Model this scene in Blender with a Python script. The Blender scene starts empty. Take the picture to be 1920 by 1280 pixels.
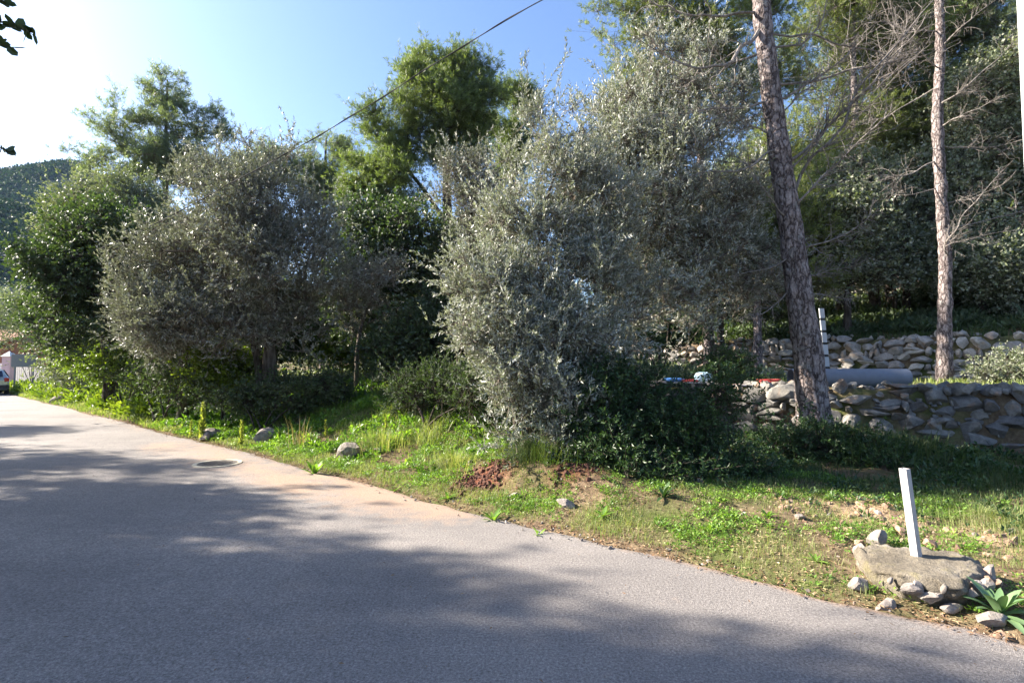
import bpy, bmesh, math, random
import numpy as np
from mathutils import Vector, Matrix

# ------------------------------------------------------------------ camera, world, sun
SC = bpy.context.scene
COL = SC.collection
PITCH = math.radians(2.63)
CAMZ = 1.6
cam_d = bpy.data.cameras.new("camera"); cam = bpy.data.objects.new("camera", cam_d); COL.objects.link(cam)
cam_d.lens = 18.75; cam_d.sensor_width = 36; cam_d.clip_end = 5000; cam_d.clip_start = 0.05
cam.location = (0, 0, CAMZ); cam.rotation_euler = (math.radians(90) + PITCH, 0, 0)
SC.camera = cam

SUN_AZ = math.radians(-78)      # measured from +Y (view direction), negative = to the left
SUN_EL = math.radians(30)
world = bpy.data.worlds.new("World"); SC.world = world; world.use_nodes = True
wn = world.node_tree.nodes; wl = world.node_tree.links
sky = wn.new("ShaderNodeTexSky"); sky.sky_type = 'NISHITA'; sky.sun_disc = False
sky.sun_elevation = SUN_EL; sky.sun_rotation = SUN_AZ
sky.air_density = 1.0; sky.dust_density = 2.2; sky.ozone_density = 2.0; sky.altitude = 50
bg = wn["Background"]; bg.inputs[1].default_value = 0.062
tint = wn.new("ShaderNodeMix"); tint.data_type = 'RGBA'; tint.blend_type = 'MULTIPLY'; tint.inputs[0].default_value = 1.0
tint.inputs[7].default_value = (0.86, 0.98, 1.18, 1); wl.new(sky.outputs[0], tint.inputs[6]); wl.new(tint.outputs[2], bg.inputs[0])
sd = bpy.data.lights.new("sun", 'SUN'); sun = bpy.data.objects.new("sun", sd); COL.objects.link(sun)
sd.energy = 5.0; sd.angle = math.radians(0.55); sd.color = (1.0, 0.91, 0.78)
SDIR = Vector((math.sin(SUN_AZ) * math.cos(SUN_EL), math.cos(SUN_AZ) * math.cos(SUN_EL), math.sin(SUN_EL)))
sun.rotation_euler = SDIR.to_track_quat('Z', 'Y').to_euler()
sun.location = (-20, 5, 30)
SC.view_settings.view_transform = 'Standard'; SC.view_settings.look = 'None'
SC.view_settings.exposure = 2.2; SC.view_settings.gamma = 1
SC.render.engine = 'CYCLES'
SC.cycles.max_bounces = 6; SC.cycles.diffuse_bounces = 3; SC.cycles.transmission_bounces = 3
SC.cycles.transparent_max_bounces = 4; SC.cycles.glossy_bounces = 2; SC.cycles.volume_bounces = 0
SC.cycles.caustics_reflective = False; SC.cycles.caustics_refractive = False

R = np.random.default_rng(7)
random.seed(7)

# ------------------------------------------------------------------ helpers
def at(px, py, Y):
    u = (px - 960) / 1000.; v = (640 - py) / 1000.
    dy = math.cos(PITCH) - v * math.sin(PITCH); dz = math.sin(PITCH) + v * math.cos(PITCH)
    k = Y / dy
    return np.array([u * k, Y, CAMZ + dz * k])

def nz(a):
    a = np.asarray(a, float)
    return a / np.maximum(np.linalg.norm(a, axis=-1, keepdims=True), 1e-9)

_K = {}
def noise(p, scale=1.0, seed=0, octaves=3):
    """cheap smooth noise in about [-1,1]; p is (...,3) or (...,2)"""
    p = np.asarray(p, float); dim = p.shape[-1]
    key = (seed, dim, octaves)
    if key not in _K:
        r = np.random.default_rng(1000 + seed)
        _K[key] = [(nz(r.normal(size=(7, dim))) * r.uniform(0.7, 1.4, (7, 1)), r.uniform(0, 6.28, 7)) for _ in range(octaves)]
    out = 0; amp = 1; f = 2 * math.pi * scale; tot = 0
    for Kv, ph in _K[key]:
        out = out + amp * np.sin(p @ (Kv.T * f) + ph).sum(-1) / 3.0
        tot += amp; amp *= 0.5; f *= 2.03
    return out / tot

def sstep(a, b, x):
    t = np.clip((np.asarray(x, float) - a) / (b - a), 0, 1)
    return t * t * (3 - 2 * t)

class G:
    """gathers geometry for ONE mesh object"""
    def __init__(s): s.v = []; s.f = []; s.a = []; s.mi = []; s.n = 0
    def add(s, verts, faces, attr=None, mi=0):
        verts = np.asarray(verts, float).reshape(-1, 3); faces = np.asarray(faces, int)
        s.v.append(verts); s.f.append(faces + s.n); s.mi.append(mi)
        s.a.append(np.zeros(len(verts)) if attr is None else np.broadcast_to(np.asarray(attr, float), (len(verts),)))
        s.n += len(verts)
    def build(s, name, mats, parent=None, smooth=False, origin=None):
        if not isinstance(mats, (list, tuple)): mats = [mats]
        V = np.concatenate(s.v); A = np.concatenate(s.a)
        o0 = np.zeros(3)
        if parent is not None: o0 = np.array(parent.location)
        elif origin is not None: o0 = np.array(origin, float)
        V = V - o0
        me = bpy.data.meshes.new(name)
        me.vertices.add(len(V)); me.vertices.foreach_set("co", V.astype(np.float32).ravel())
        sizes = np.concatenate([np.full(len(f), f.shape[1]) for f in s.f])
        loops = np.concatenate([f.ravel() for f in s.f])
        mis = np.concatenate([np.full(len(f), m) for f, m in zip(s.f, s.mi)])
        me.loops.add(len(loops)); me.loops.foreach_set("vertex_index", loops.astype(np.int32))
        me.polygons.add(len(sizes))
        st = np.concatenate([[0], np.cumsum(sizes)[:-1]])
        me.polygons.foreach_set("loop_start", st.astype(np.int32))
        me.polygons.foreach_set("loop_total", sizes.astype(np.int32))
        me.polygons.foreach_set("material_index", mis.astype(np.int32))
        me.polygons.foreach_set("use_smooth", np.full(len(sizes), smooth))
        at_ = me.attributes.new("var", 'FLOAT', 'POINT'); at_.data.foreach_set("value", A.astype(np.float32))
        for m in mats: me.materials.append(m)
        me.update(calc_edges=True)
        ob = bpy.data.objects.new(name, me); COL.objects.link(ob)
        if parent is not None: ob.parent = parent
        elif origin is not None: ob.location = o0
        return ob

def thing(name, label, cat, loc, group=None):
    o = bpy.data.objects.new(name, None); COL.objects.link(o)
    o.location = tuple(float(c) for c in loc); o.empty_display_size = 0.2
    o["label"] = label; o["category"] = cat
    if group: o["group"] = group
    return o
def tag(o, label, cat, group=None):
    o["label"] = label; o["category"] = cat
    if group: o["group"] = group
    return o
def copy_thing(o, label, loc, rz=0, scale=(1, 1, 1)):
    c = o.copy(); COL.objects.link(c); c["label"] = label
    c.location = tuple(float(a) for a in loc); c.rotation_euler = (0, 0, rz); c.scale = scale
    for ch in list(o.children):
        d = ch.copy(); COL.objects.link(d); d.parent = c
    return c

def prisms(A, B, ra, rb, k=4):
    """tapered prisms from A to B, vectorised"""
    A = np.asarray(A); B = np.asarray(B); n = len(A)
    ra = np.broadcast_to(ra, (n,)); rb = np.broadcast_to(rb, (n,))
    D = nz(B - A)
    ref = np.where(np.abs(D[:, 2:3]) > 0.9, np.array([[1., 0, 0]]), np.array([[0, 0, 1.]]))
    X = nz(np.cross(D, ref)); Yv = np.cross(D, X)
    an = np.arange(k) * 2 * math.pi / k
    c = np.cos(an)[None, :, None]; s_ = np.sin(an)[None, :, None]
    ring = X[:, None] * c + Yv[:, None] * s_
    V = np.concatenate([A[:, None] + ring * ra[:, None, None], B[:, None] + ring * rb[:, None, None]], 1)
    i = np.arange(k); j = (i + 1) % k
    F = np.stack([i, j, j + k, i + k], 1)[None] + (np.arange(n) * 2 * k)[:, None, None]
    return V.reshape(-1, 3), F.reshape(-1, 4)

def smooth_path(pts, rad, step):
    pts = np.asarray(pts, float); rad = np.asarray(rad, float)
    L = np.concatenate([[0], np.cumsum(np.linalg.norm(np.diff(pts, axis=0), axis=1))])
    n = max(3, int(L[-1] / step))
    q = np.linspace(0, L[-1], n)
    # catmull-rom
    P = np.vstack([2 * pts[0] - pts[1], pts, 2 * pts[-1] - pts[-2]])
    out = []
    for x in q:
        i = min(max(np.searchsorted(L, x) - 1, 0), len(pts) - 2); t = (x - L[i]) / max(L[i + 1] - L[i], 1e-9)
        p0, p1, p2, p3 = P[i], P[i + 1], P[i + 2], P[i + 3]
        out.append(0.5 * ((2 * p1) + (-p0 + p2) * t + (2 * p0 - 5 * p1 + 4 * p2 - p3) * t * t + (-p0 + 3 * p1 - 3 * p2 + p3) * t ** 3))
    return np.array(out), np.interp(q, L, rad)

def tube(g, pts, rad, k=12, step=0.15, rough=0.06, cap=True, mi=0, seed=0):
    P, Rr = smooth_path(pts, rad, step); n = len(P)
    T = nz(np.gradient(P, axis=0)); X = nz(np.cross(T[0], [0.3, 1, 0.1])); V = []
    an = np.arange(k) * 2 * math.pi / k
    for i in range(n):
        X = nz(X - T[i] * (X @ T[i])); Yv = np.cross(T[i], X)
        ring = np.cos(an)[:, None] * X + np.sin(an)[:, None] * Yv
        rr = Rr[i] * (1 + rough * noise(P[i] + ring * Rr[i], 1.2 / max(Rr[i], 0.03) / 6, seed, 3))
        V.append(P[i] + ring * rr[:, None])
    V = np.concatenate(V); i, j = np.meshgrid(np.arange(n - 1), np.arange(k), indexing='ij')
    F = np.stack([i * k + j, i * k + (j + 1) % k, (i + 1) * k + (j + 1) % k, (i + 1) * k + j], -1).reshape(-1, 4)
    g.add(V, F, mi=mi)
    if cap:
        g.add(np.vstack([V[-k:], P[-1] + T[-1] * Rr[-1] * 0.4]), [[a, (a + 1) % k, k] for a in range(k)], mi=mi)
    return P, Rr

def box(g, c, size, rot=None, mi=0):
    x, y, z = np.asarray(size, float) / 2
    V = np.array([[a * x, b * y, d * z] for a in (-1, 1) for b in (-1, 1) for d in (-1, 1)])
    if rot is not None: V = V @ np.array(rot).T
    F = [[0, 1, 3, 2], [4, 6, 7, 5], [0, 4, 5, 1], [2, 3, 7, 6], [0, 2, 6, 4], [1, 5, 7, 3]]
    g.add(V + np.asarray(c, float), F, mi=mi)

def rotz(a):
    c, s_ = math.cos(a), math.sin(a); return np.array([[c, -s_, 0], [s_, c, 0], [0, 0, 1.]])
def bevel(o, w=0.01, seg=2):
    m = o.modifiers.new("bevel", 'BEVEL'); m.width = w; m.segments = seg; m.limit_method = 'ANGLE'; return o

# ------------------------------------------------------------------ materials
def newmat(name):
    m = bpy.data.materials.new(name); m.use_nodes = True
    nt = m.node_tree; b = nt.nodes["Principled BSDF"]; return m, nt, b
def N(nt, t, **kw):
    n = nt.nodes.new(t)
    for k_, v_ in kw.items():
        if k_.startswith('i_'): n.inputs[k_[2:].replace('_', ' ')].default_value = v_
        else: setattr(n, k_, v_)
    return n
def ramp(nt, fac, stops):
    r = nt.nodes.new("ShaderNodeValToRGB"); e = r.color_ramp.elements
    while len(e) < len(stops): e.new(0.5)
    for el, (p, c) in zip(e, stops): el.position = p; el.color = (*c, 1) if len(c) == 3 else c
    nt.links.new(fac, r.inputs[0]); return r.outputs[0]
def ntex(nt, scale, detail=4, rough=0.6, vec=None, kind="ShaderNodeTexNoise"):
    n = nt.nodes.new(kind); n.inputs["Scale"].default_value = scale
    if kind == "ShaderNodeTexNoise":
        n.inputs["Detail"].default_value = detail; n.inputs["Roughness"].default_value = rough
    if vec is None:
        tc = nt.nodes.new("ShaderNodeTexCoord"); vec = tc.outputs["Object"]
    nt.links.new(vec, n.inputs["Vector"]); return n
def mixc(nt, fac, a, b, mode='MIX'):
    m = nt.nodes.new("ShaderNodeMix"); m.data_type = 'RGBA'; m.blend_type = mode
    for s_, val in ((m.inputs[0], fac), (m.inputs[6], a), (m.inputs[7], b)):
        if hasattr(val, 'is_output') or isinstance(val, bpy.types.NodeSocket): nt.links.new(val, s_)
        elif isinstance(val, (int, float)): s_.default_value = val
        else: s_.default_value = (*val, 1)
    return m.outputs[2]
def bump(nt, b, h, strength=0.5, dist=0.02):
    n = nt.nodes.new("ShaderNodeBump"); n.inputs["Strength"].default_value = strength; n.inputs["Distance"].default_value = dist
    nt.links.new(h, n.inputs["Height"]); nt.links.new(n.outputs[0], b.inputs["Normal"])

def leafmat(name, cols, rough=0.5, trans=0.3, back=None, spec=0.4, tcol=None, clump=0.5):
    m, nt, b = newmat(name)
    at_ = N(nt, "ShaderNodeAttribute", attribute_name="var")
    n = ntex(nt, clump, 2, 0.5)
    mm = N(nt, "ShaderNodeMath", operation='MULTIPLY_ADD'); nt.links.new(n.outputs[0], mm.inputs[0]); mm.inputs[1].default_value = 0.8; mm.inputs[2].default_value = -0.4
    ad = N(nt, "ShaderNodeMath", operation='ADD'); ad.use_clamp = True
    nt.links.new(at_.outputs["Fac"], ad.inputs[0]); nt.links.new(mm.outputs[0], ad.inputs[1])
    st = [(i / (len(cols) - 1), c) for i, c in enumerate(cols)]
    col = ramp(nt, ad.outputs[0], st)
    if back is not None:
        geo = N(nt, "ShaderNodeNewGeometry"); col2 = mixc(nt, geo.outputs["Backfacing"], col, back)
    else: col2 = col
    nt.links.new(col2, b.inputs["Base Color"])
    b.inputs["Roughness"].default_value = rough; b.inputs["Specular IOR Level"].default_value = spec
    tr = N(nt, "ShaderNodeBsdfTranslucent")
    tc = mixc(nt, 1.0, col, tcol or (1.5, 1.6, 0.6), 'MULTIPLY')
    nt.links.new(tc, tr.inputs[0])
    mx = N(nt, "ShaderNodeMixShader"); mx.inputs[0].default_value = trans
    nt.links.new(b.outputs[0], mx.inputs[1]); nt.links.new(tr.outputs[0], mx.inputs[2])
    nt.links.new(mx.outputs[0], nt.nodes["Material Output"].inputs[0])
    return m

def barkmat(name, c1, c2, c3, sc=9, stretch=0.25, bs=0.9, bd=0.03):
    m, nt, b = newmat(name)
    tc = N(nt, "ShaderNodeTexCoord"); mp = N(nt, "ShaderNodeMapping"); mp.inputs["Scale"].default_value = (1, 1, stretch)
    nt.links.new(tc.outputs["Object"], mp.inputs[0])
    v = ntex(nt, sc, vec=mp.outputs[0], kind="ShaderNodeTexVoronoi"); v.feature = 'F1'
    n = ntex(nt, sc * 1.8, 6, 0.7, vec=mp.outputs[0]); nb = ntex(nt, 1.3, 3, 0.6)
    f = mixc(nt, 0.5, v.outputs["Distance"], n.outputs[0])
    c = ramp(nt, f, [(0.2, c1), (0.48, c2), (0.75, c3)])
    c = mixc(nt, 1.0, c, ramp(nt, nb.outputs[0], [(0.3, (0.75, 0.72, 0.7)), (0.7, (1.15, 1.1, 1.08))]), 'MULTIPLY')
    nt.links.new(c, b.inputs["Base Color"]); b.inputs["Roughness"].default_value = 0.95; b.inputs["Specular IOR Level"].default_value = 0.15
    bump(nt, b, f, bs, bd); return m

def simple(name, c, rough=0.7, metal=0.0, nsc=20, var=0.15, bs=0.2, bd=0.005, spec=0.4):
    m, nt, b = newmat(name); n = ntex(nt, nsc, 5, 0.65)
    lo = tuple(x * (1 - var) for x in c); hi = tuple(min(1, x * (1 + var)) for x in c)
    nt.links.new(ramp(nt, n.outputs[0], [(0.3, lo), (0.7, hi)]), b.inputs["Base Color"])
    b.inputs["Roughness"].default_value = rough; b.inputs["Metallic"].default_value = metal; b.inputs["Specular IOR Level"].default_value = spec
    bump(nt, b, n.outputs[0], bs, bd); return m

def rockmat(name, lo, mid, hi, sc=4, rust=(0.33, 0.2, 0.12), rustamt=0.62):
    m, nt, b = newmat(name)
    n = ntex(nt, sc, 7, 0.68); n2 = ntex(nt, sc * 6, 5, 0.7); n3 = ntex(nt, sc * 0.7, 3, 0.6)
    at_ = N(nt, "ShaderNodeAttribute", attribute_name="var")
    c = ramp(nt, n.outputs[0], [(0.3, lo), (0.5, mid), (0.68, hi)])
    c = mixc(nt, ramp(nt, n3.outputs[0], [(rustamt - 0.06, (0, 0, 0)), (rustamt + 0.08, (0.8, 0.8, 0.8))]), c, rust)
    c = mixc(nt, 1.0, c, ramp(nt, n2.outputs[0], [(0.3, (0.78, 0.78, 0.78)), (0.65, (1.1, 1.1, 1.1))]), 'MULTIPLY')
    c = mixc(nt, 1.0, c, ramp(nt, at_.outputs["Fac"], [(0, (0.7, 0.68, 0.68)), (1, (1.15, 1.1, 1.02))]), 'MULTIPLY')
    nt.links.new(c, b.inputs["Base Color"]); b.inputs["Roughness"].default_value = 0.92; b.inputs["Specular IOR Level"].default_value = 0.2
    bump(nt, b, n2.outputs[0], 0.6, 0.015); return m

M = {}
M['olive'] = leafmat('olive_leaf', [(0.12, 0.135, 0.085), (0.235, 0.25, 0.18), (0.37, 0.38, 0.30)], 0.42, 0.24, back=(0.49, 0.50, 0.455), spec=0.5, tcol=(1.15, 1.25, .75))
M['olive_dull'] = leafmat('olive_leaf_dull', [(0.085, 0.095, 0.06), (0.165, 0.175, 0.125), (0.28, 0.285, 0.225)], 0.42, 0.22, back=(0.37, 0.37, 0.33), spec=0.5, tcol=(1.1, 1.2, .75))
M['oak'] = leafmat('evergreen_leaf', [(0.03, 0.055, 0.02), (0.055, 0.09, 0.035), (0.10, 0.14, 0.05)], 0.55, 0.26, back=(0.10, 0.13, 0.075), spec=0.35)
M['oakgrey_lit'] = leafmat('grey_evergreen_leaf_lit', [(0.08, 0.105, 0.05), (0.155, 0.19, 0.105), (0.26, 0.285, 0.185)], 0.45, 0.26, back=(0.28, 0.29, 0.22), spec=0.5)  # grey-green leaf, brightened to make up for sun blocked by dense crowns
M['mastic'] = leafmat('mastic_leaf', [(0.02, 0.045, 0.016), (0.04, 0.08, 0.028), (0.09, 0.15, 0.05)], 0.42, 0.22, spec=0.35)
M['pine'] = leafmat('pine_needle', [(0.08, 0.115, 0.042), (0.14, 0.185, 0.07), (0.22, 0.265, 0.115)], 0.5, 0.34)
M['pine_blue'] = leafmat('pine_needle_bluish', [(0.10, 0.135, 0.085), (0.165, 0.205, 0.13), (0.25, 0.285, 0.19)], 0.5, 0.36)
M['pine_sunlit_yellow'] = leafmat('pine_needle_sunlit_yellow', [(0.10, 0.13, 0.035), (0.16, 0.195, 0.06), (0.24, 0.27, 0.095)], 0.5, 0.32)  # yellowish needles; on the blocked slope pines this tone stands in for sunlight
M['lime'] = leafmat('backlit_toned_leaf', [(0.07, 0.12, 0.015), (0.14, 0.20, 0.025), (0.23, 0.28, 0.04)], 0.45, 0.36, spec=0.4)  # yellow-green of light shining through leaves, put into the base colour
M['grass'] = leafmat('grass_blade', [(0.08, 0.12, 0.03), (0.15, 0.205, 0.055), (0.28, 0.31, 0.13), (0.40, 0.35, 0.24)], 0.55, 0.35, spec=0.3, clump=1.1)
M['grass_shaded'] = leafmat('shade_toned_grass_blade', [(0.028, 0.05, 0.016), (0.055, 0.088, 0.028), (0.11, 0.135, 0.055)], 0.55, 0.3, spec=0.3, clump=1.1)  # blade colours darkened to deepen the shade before the lower wall
M['herb'] = leafmat('herb_leaf', [(0.06, 0.13, 0.02), (0.13, 0.24, 0.035), (0.24, 0.36, 0.06)], 0.45, 0.35, spec=0.4, clump=1.4)
M['straw'] = leafmat('dry_stalk', [(0.22, 0.16, 0.09), (0.35, 0.28, 0.16), (0.45, 0.38, 0.24)], 0.8, 0.15, spec=0.1)
M['litter'] = leafmat('leaf_litter', [(0.10, 0.055, 0.03), (0.20, 0.12, 0.07), (0.34, 0.24, 0.15)], 0.85, 0.05, spec=0.1)
M['mullein'] = leafmat('weed_leaf', [(0.13, 0.17, 0.04), (0.22, 0.26, 0.06), (0.34, 0.34, 0.11)], 0.6, 0.35, spec=0.2)
M['rosette'] = leafmat('fleshy_leaf', [(0.07, 0.14, 0.06), (0.12, 0.2, 0.09), (0.18, 0.27, 0.13)], 0.4, 0.2, spec=0.4)
M['bark_olive'] = barkmat('olive_bark', (0.035, 0.03, 0.025), (0.10, 0.085, 0.07), (0.20, 0.18, 0.155), 14)
def platebark(name, lo, mid, hi, sc, stretch):
    m, nt, b = newmat(name)
    tc = N(nt, "ShaderNodeTexCoord"); mp = N(nt, "ShaderNodeMapping"); mp.inputs["Scale"].default_value = (1, 1, stretch); nt.links.new(tc.outputs["Object"], mp.inputs[0])
    wn_ = ntex(nt, 9, 4, .6, vec=mp.outputs[0]); wv = mixc(nt, .22, mp.outputs[0], wn_.outputs["Color"], 'ADD')
    v = ntex(nt, sc, vec=wv, kind="ShaderNodeTexVoronoi"); v.feature = 'DISTANCE_TO_EDGE'
    v2 = ntex(nt, sc * 2.1, vec=wv, kind="ShaderNodeTexVoronoi"); v2.feature = 'DISTANCE_TO_EDGE'
    n = ntex(nt, 30, 6, .7, vec=mp.outputs[0]); nb = ntex(nt, 2.2, 4, .65); nc = ntex(nt, 7, 4, .7)
    c = ramp(nt, n.outputs[0], [(.3, lo), (.5, mid), (.7, hi)])
    cr = ramp(nt, v.outputs["Distance"], [(0, (.22, .2, .2)), (.07, (.62, .6, .6)), (.2, (1, 1, 1))])
    cr2 = ramp(nt, v2.outputs["Distance"], [(0, (.6, .58, .58)), (.1, (1, 1, 1))])
    c = mixc(nt, 1.0, c, cr, 'MULTIPLY'); c = mixc(nt, 1.0, c, cr2, 'MULTIPLY')
    c = mixc(nt, 1.0, c, ramp(nt, nb.outputs[0], [(.3, (.68, .66, .65)), (.7, (1.2, 1.18, 1.16))]), 'MULTIPLY')
    c = mixc(nt, ramp(nt, nc.outputs[0], [(.56, (0, 0, 0)), (.68, (.55, .55, .55))]), c, (.36, .35, .33))
    nt.links.new(c, b.inputs["Base Color"]); b.inputs["Roughness"].default_value = .95; b.inputs["Specular IOR Level"].default_value = .15
    h = mixc(nt, 1.0, cr, ramp(nt, n.outputs[0], [(.2, (.7, .7, .7)), (.8, (1, 1, 1))]), 'MULTIPLY'); bump(nt, b, h, 1.0, .03); return m
M['bark_pine'] = platebark('pine_bark', (.17, .135, .13), (.31, .265, .255), (.46, .41, .40), 9, .42)
M['bark_pine_old'] = barkmat('pine_bark', (0.055, 0.038, 0.034), (0.20, 0.15, 0.14), (0.40, 0.34, 0.325), 24, 0.5, 1.0, 0.05)
M['bark_dark'] = barkmat('dark_bark', (0.02, 0.017, 0.014), (0.06, 0.05, 0.042), (0.12, 0.10, 0.085), 12)
M['deadwood'] = barkmat('dead_wood', (0.10, 0.09, 0.082), (0.20, 0.185, 0.17), (0.33, 0.31, 0.29), 20, 0.3, 0.5, 0.01)
M['twig'] = barkmat('twig_bark', (0.09, 0.075, 0.06), (0.18, 0.155, 0.13), (0.28, 0.25, 0.22), 20, 0.3, 0.3, 0.01)
M['stone_shaded'] = rockmat('shade_toned_wall_stone', (0.10, 0.10, 0.10), (0.20, 0.197, 0.19), (0.32, 0.315, 0.305))  # lower wall stone: its shade is put into a darker grey
M['stone_sunlit'] = rockmat('sun_toned_wall_stone', (0.20, 0.195, 0.185), (0.36, 0.345, 0.325), (0.52, 0.50, 0.475), rust=(0.5, 0.36, 0.25), rustamt=0.6)  # upper wall stone: the sunlit look is put into a paler grey
M['rock'] = rockmat('field_rock', (0.13, 0.12, 0.11), (0.26, 0.235, 0.22), (0.42, 0.385, 0.365), 6)
M['redrock'] = rockmat('reddish_stone', (0.18, 0.11, 0.08), (0.30, 0.21, 0.155), (0.42, 0.33, 0.27), 8)

# ------------------------------------------------------------------ terrain: s runs along the road (to the left/back), t away from it
P0 = np.array([0.71, 5.08]); DD = np.array([-0.755, 0.6557]); NN = np.array([0.6557, 0.755])
def st(x, y):
    dx = np.asarray(x, float) - P0[0]; dy = np.asarray(y, float) - P0[1]
    return dx * DD[0] + dy * DD[1], dx * NN[0] + dy * NN[1]
def xy(s, t):
    s = np.asarray(s, float); t = np.asarray(t, float)
    return P0[0] + s * DD[0] + t * NN[0], P0[1] + s * DD[1] + t * NN[1]
def lowt(s): return 7.25 + 0.27 * np.maximum(0, -np.asarray(s, float)) - 0.05 * np.maximum(0, s) + 0.12 * np.sin(np.asarray(s) * 0.9)
def upt(s): return 16.9 + 0.15 * np.sin(np.asarray(s, float) * 0.7)
def edge(s):   # ragged inner edge of the asphalt
    s = np.asarray(s, float); p = np.stack([s, s * 0], -1)
    return 0.10 * noise(p, 0.16, 3, 3) + 0.05 * noise(p, 0.9, 4, 2)
def zt(x, y, fine=True):
    s, t = st(x, y); p = np.stack([np.asarray(x, float) + 0 * s, np.asarray(y, float) + 0 * s], -1)
    tt = t - edge(s)
    verge = 0.07 * sstep(0.0, 0.5, tt)
    # right part with two stone terraces
    zr = verge + (0.05 - .04 * sstep(-1.5, -3.5, s)) * sstep(0.6, 5, t) + 0.10 * np.exp(-(((s + 0.6) / 2.2) ** 2 + ((t - 6.2) / 1.6) ** 2))
    zr = zr + .42 * sstep(.5, 1.05, t + .08 * noise(p, .9, 14, 2)) * np.exp(-((s - 1.7) / 1.7) ** 2) * (1 - sstep(2.5, 5, t))
    zr = zr + (1.12 - zr) * sstep(-0.04, 0.16, t - lowt(s))
    zr = zr + (2.5 - zr) * sstep(-0.04, 0.16, t - upt(s)) + 0.26 * np.clip(t - 17.2, 0, 95) ** 0.98
    # left part: a bank, then a gentle slope
    bh = 0.62 + 0.22 * sstep(14, 5, s) - 0.40 * sstep(14, 30, s)
    zl = verge + bh * sstep(0.5, 3.2, t) + np.clip(t - 3, 0, 60) * (0.085 - 0.04 * sstep(20, 34, s)) 
    m1 = sstep(1.2, 5.5, s - 0.12 * (t - 6) ** 1)
    up = sstep(9.5, 13, s); mid = sstep(3, 9.5, s)
    m = np.where(t < 7, m1, np.where(t < 16.5, mid, up))
    z = zr * (1 - m) + zl * m
    n = noise(p, 0.22, 1, 3) * 0.06 + (noise(p, 1.3, 2, 3) * 0.03 if fine else 0)
    z = z + n * sstep(0.1, 1.5, tt)
    # near side of the road
    near = -t - 5.6
    z = np.where(t < -5.4, 0.35 * sstep(0, 2.5, near) + 0.02, z)
    z = np.where((tt <= 0.06) & (t > -5.4), -0.03, z)
    return z
def ztf(x, y): return float(zt(np.array([x]), np.array([y]))[0])

def axis_lines(segments):
    out = []
    for a, b, d in segments: out.append(np.arange(a, b, d))
    return np.concatenate(out)
sl = axis_lines([(-260, -40, 12), (-40, -14, 1.2), (-14, 22, 0.11), (22, 50, 0.4), (50, 400, 10)])
tl = axis_lines([(-200, -12, 9), (-12, -0.6, 0.5), (-0.6, 9.5, 0.075), (9.5, 16.4, 0.2), (16.4, 17.6, 0.06), (17.6, 40, 0.5), (40, 420, 9)])
Sg, Tg = np.meshgrid(sl, tl, indexing='ij'); Xg, Yg = xy(Sg, Tg); Zg = zt(Xg, Yg)
ns, nt_ = Sg.shape
i, j = np.meshgrid(np.arange(ns - 1), np.arange(nt_ - 1), indexing='ij')
F = np.stack([i * nt_ + j, (i + 1) * nt_ + j, (i + 1) * nt_ + j + 1, i * nt_ + j + 1], -1).reshape(-1, 4)[:, ::-1]
# var attribute: how bare / red the soil is
pg = np.stack([Xg, Yg], -1)
def blobmask(x, y, cx, cy, rx, ry, ang=0):
    c, s_ = math.cos(ang), math.sin(ang); dx = x - cx; dy = y - cy
    return np.exp(-(((dx * c + dy * s_) / rx) ** 2 + ((-dx * s_ + dy * c) / ry) ** 2))
red1 = at(905, 885, 6.95); red2 = at(1085, 900, 6.45)
redm = 1.3 * blobmask(Xg, Yg, red1[0], red1[1], 0.36, 0.30) + 1.2 * blobmask(Xg, Yg, red2[0], red2[1], 0.3, 0.2)
pale = blobmask(Xg, Yg, 3.6, 5.5, 0.8, 0.5, -0.6) + 0.6 * blobmask(Xg, Yg, 4.2, 4.7, 0.7, 0.4)
g = G(); g.add(np.stack([Xg, Yg, Zg], -1), F, np.clip(redm, 0, 1).ravel() + 2.0 * (np.clip(pale, 0, 1) > 0.35).ravel() * 0)
m, nt, b = newmat('ground_soil')
at_ = N(nt, "ShaderNodeAttribute", attribute_name="var"); at2 = N(nt, "ShaderNodeAttribute", attribute_name="pale")
n1 = ntex(nt, 0.8, 5, 0.6); n2 = ntex(nt, 9, 6, 0.7); n3 = ntex(nt, 45, 4, 0.7)
c = ramp(nt, n2.outputs[0], [(0.3, (0.07, 0.05, 0.032)), (0.5, (0.14, 0.10, 0.065)), (0.68, (0.24, 0.185, 0.12))])
c = mixc(nt, ramp(nt, n1.outputs[0], [(0.45, (0, 0, 0)), (0.6, (0.8, 0.8, 0.8))]), c, (0.075, 0.10, 0.028))
c = mixc(nt, at2.outputs["Fac"], c, ramp(nt, n3.outputs[0], [(0.35, (0.26, 0.16, 0.10)), (0.65, (0.50, 0.36, 0.25))]))
c = mixc(nt, at_.outputs["Fac"], c, ramp(nt, n3.outputs[0], [(0.35, (0.10, 0.038, 0.024)), (0.65, (0.19, 0.08, 0.05))]))
nt.links.new(c, b.inputs["Base Color"]); b.inputs["Roughness"].default_value = 1.0; b.inputs["Specular IOR Level"].default_value = 0.05
bump(nt, b, n2.outputs[0], 0.8, 0.04); M['ground'] = m
gr = g.build('ground', M['ground'], smooth=True); gr["kind"] = "structure"
pa = gr.data.attributes.new("pale", 'FLOAT', 'POINT')
pa.data.foreach_set("value", np.clip(pale * (0.8 + 0.5 * noise(pg, 0.9, 12, 3)), 0, 1).astype(np.float32).ravel())

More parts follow.
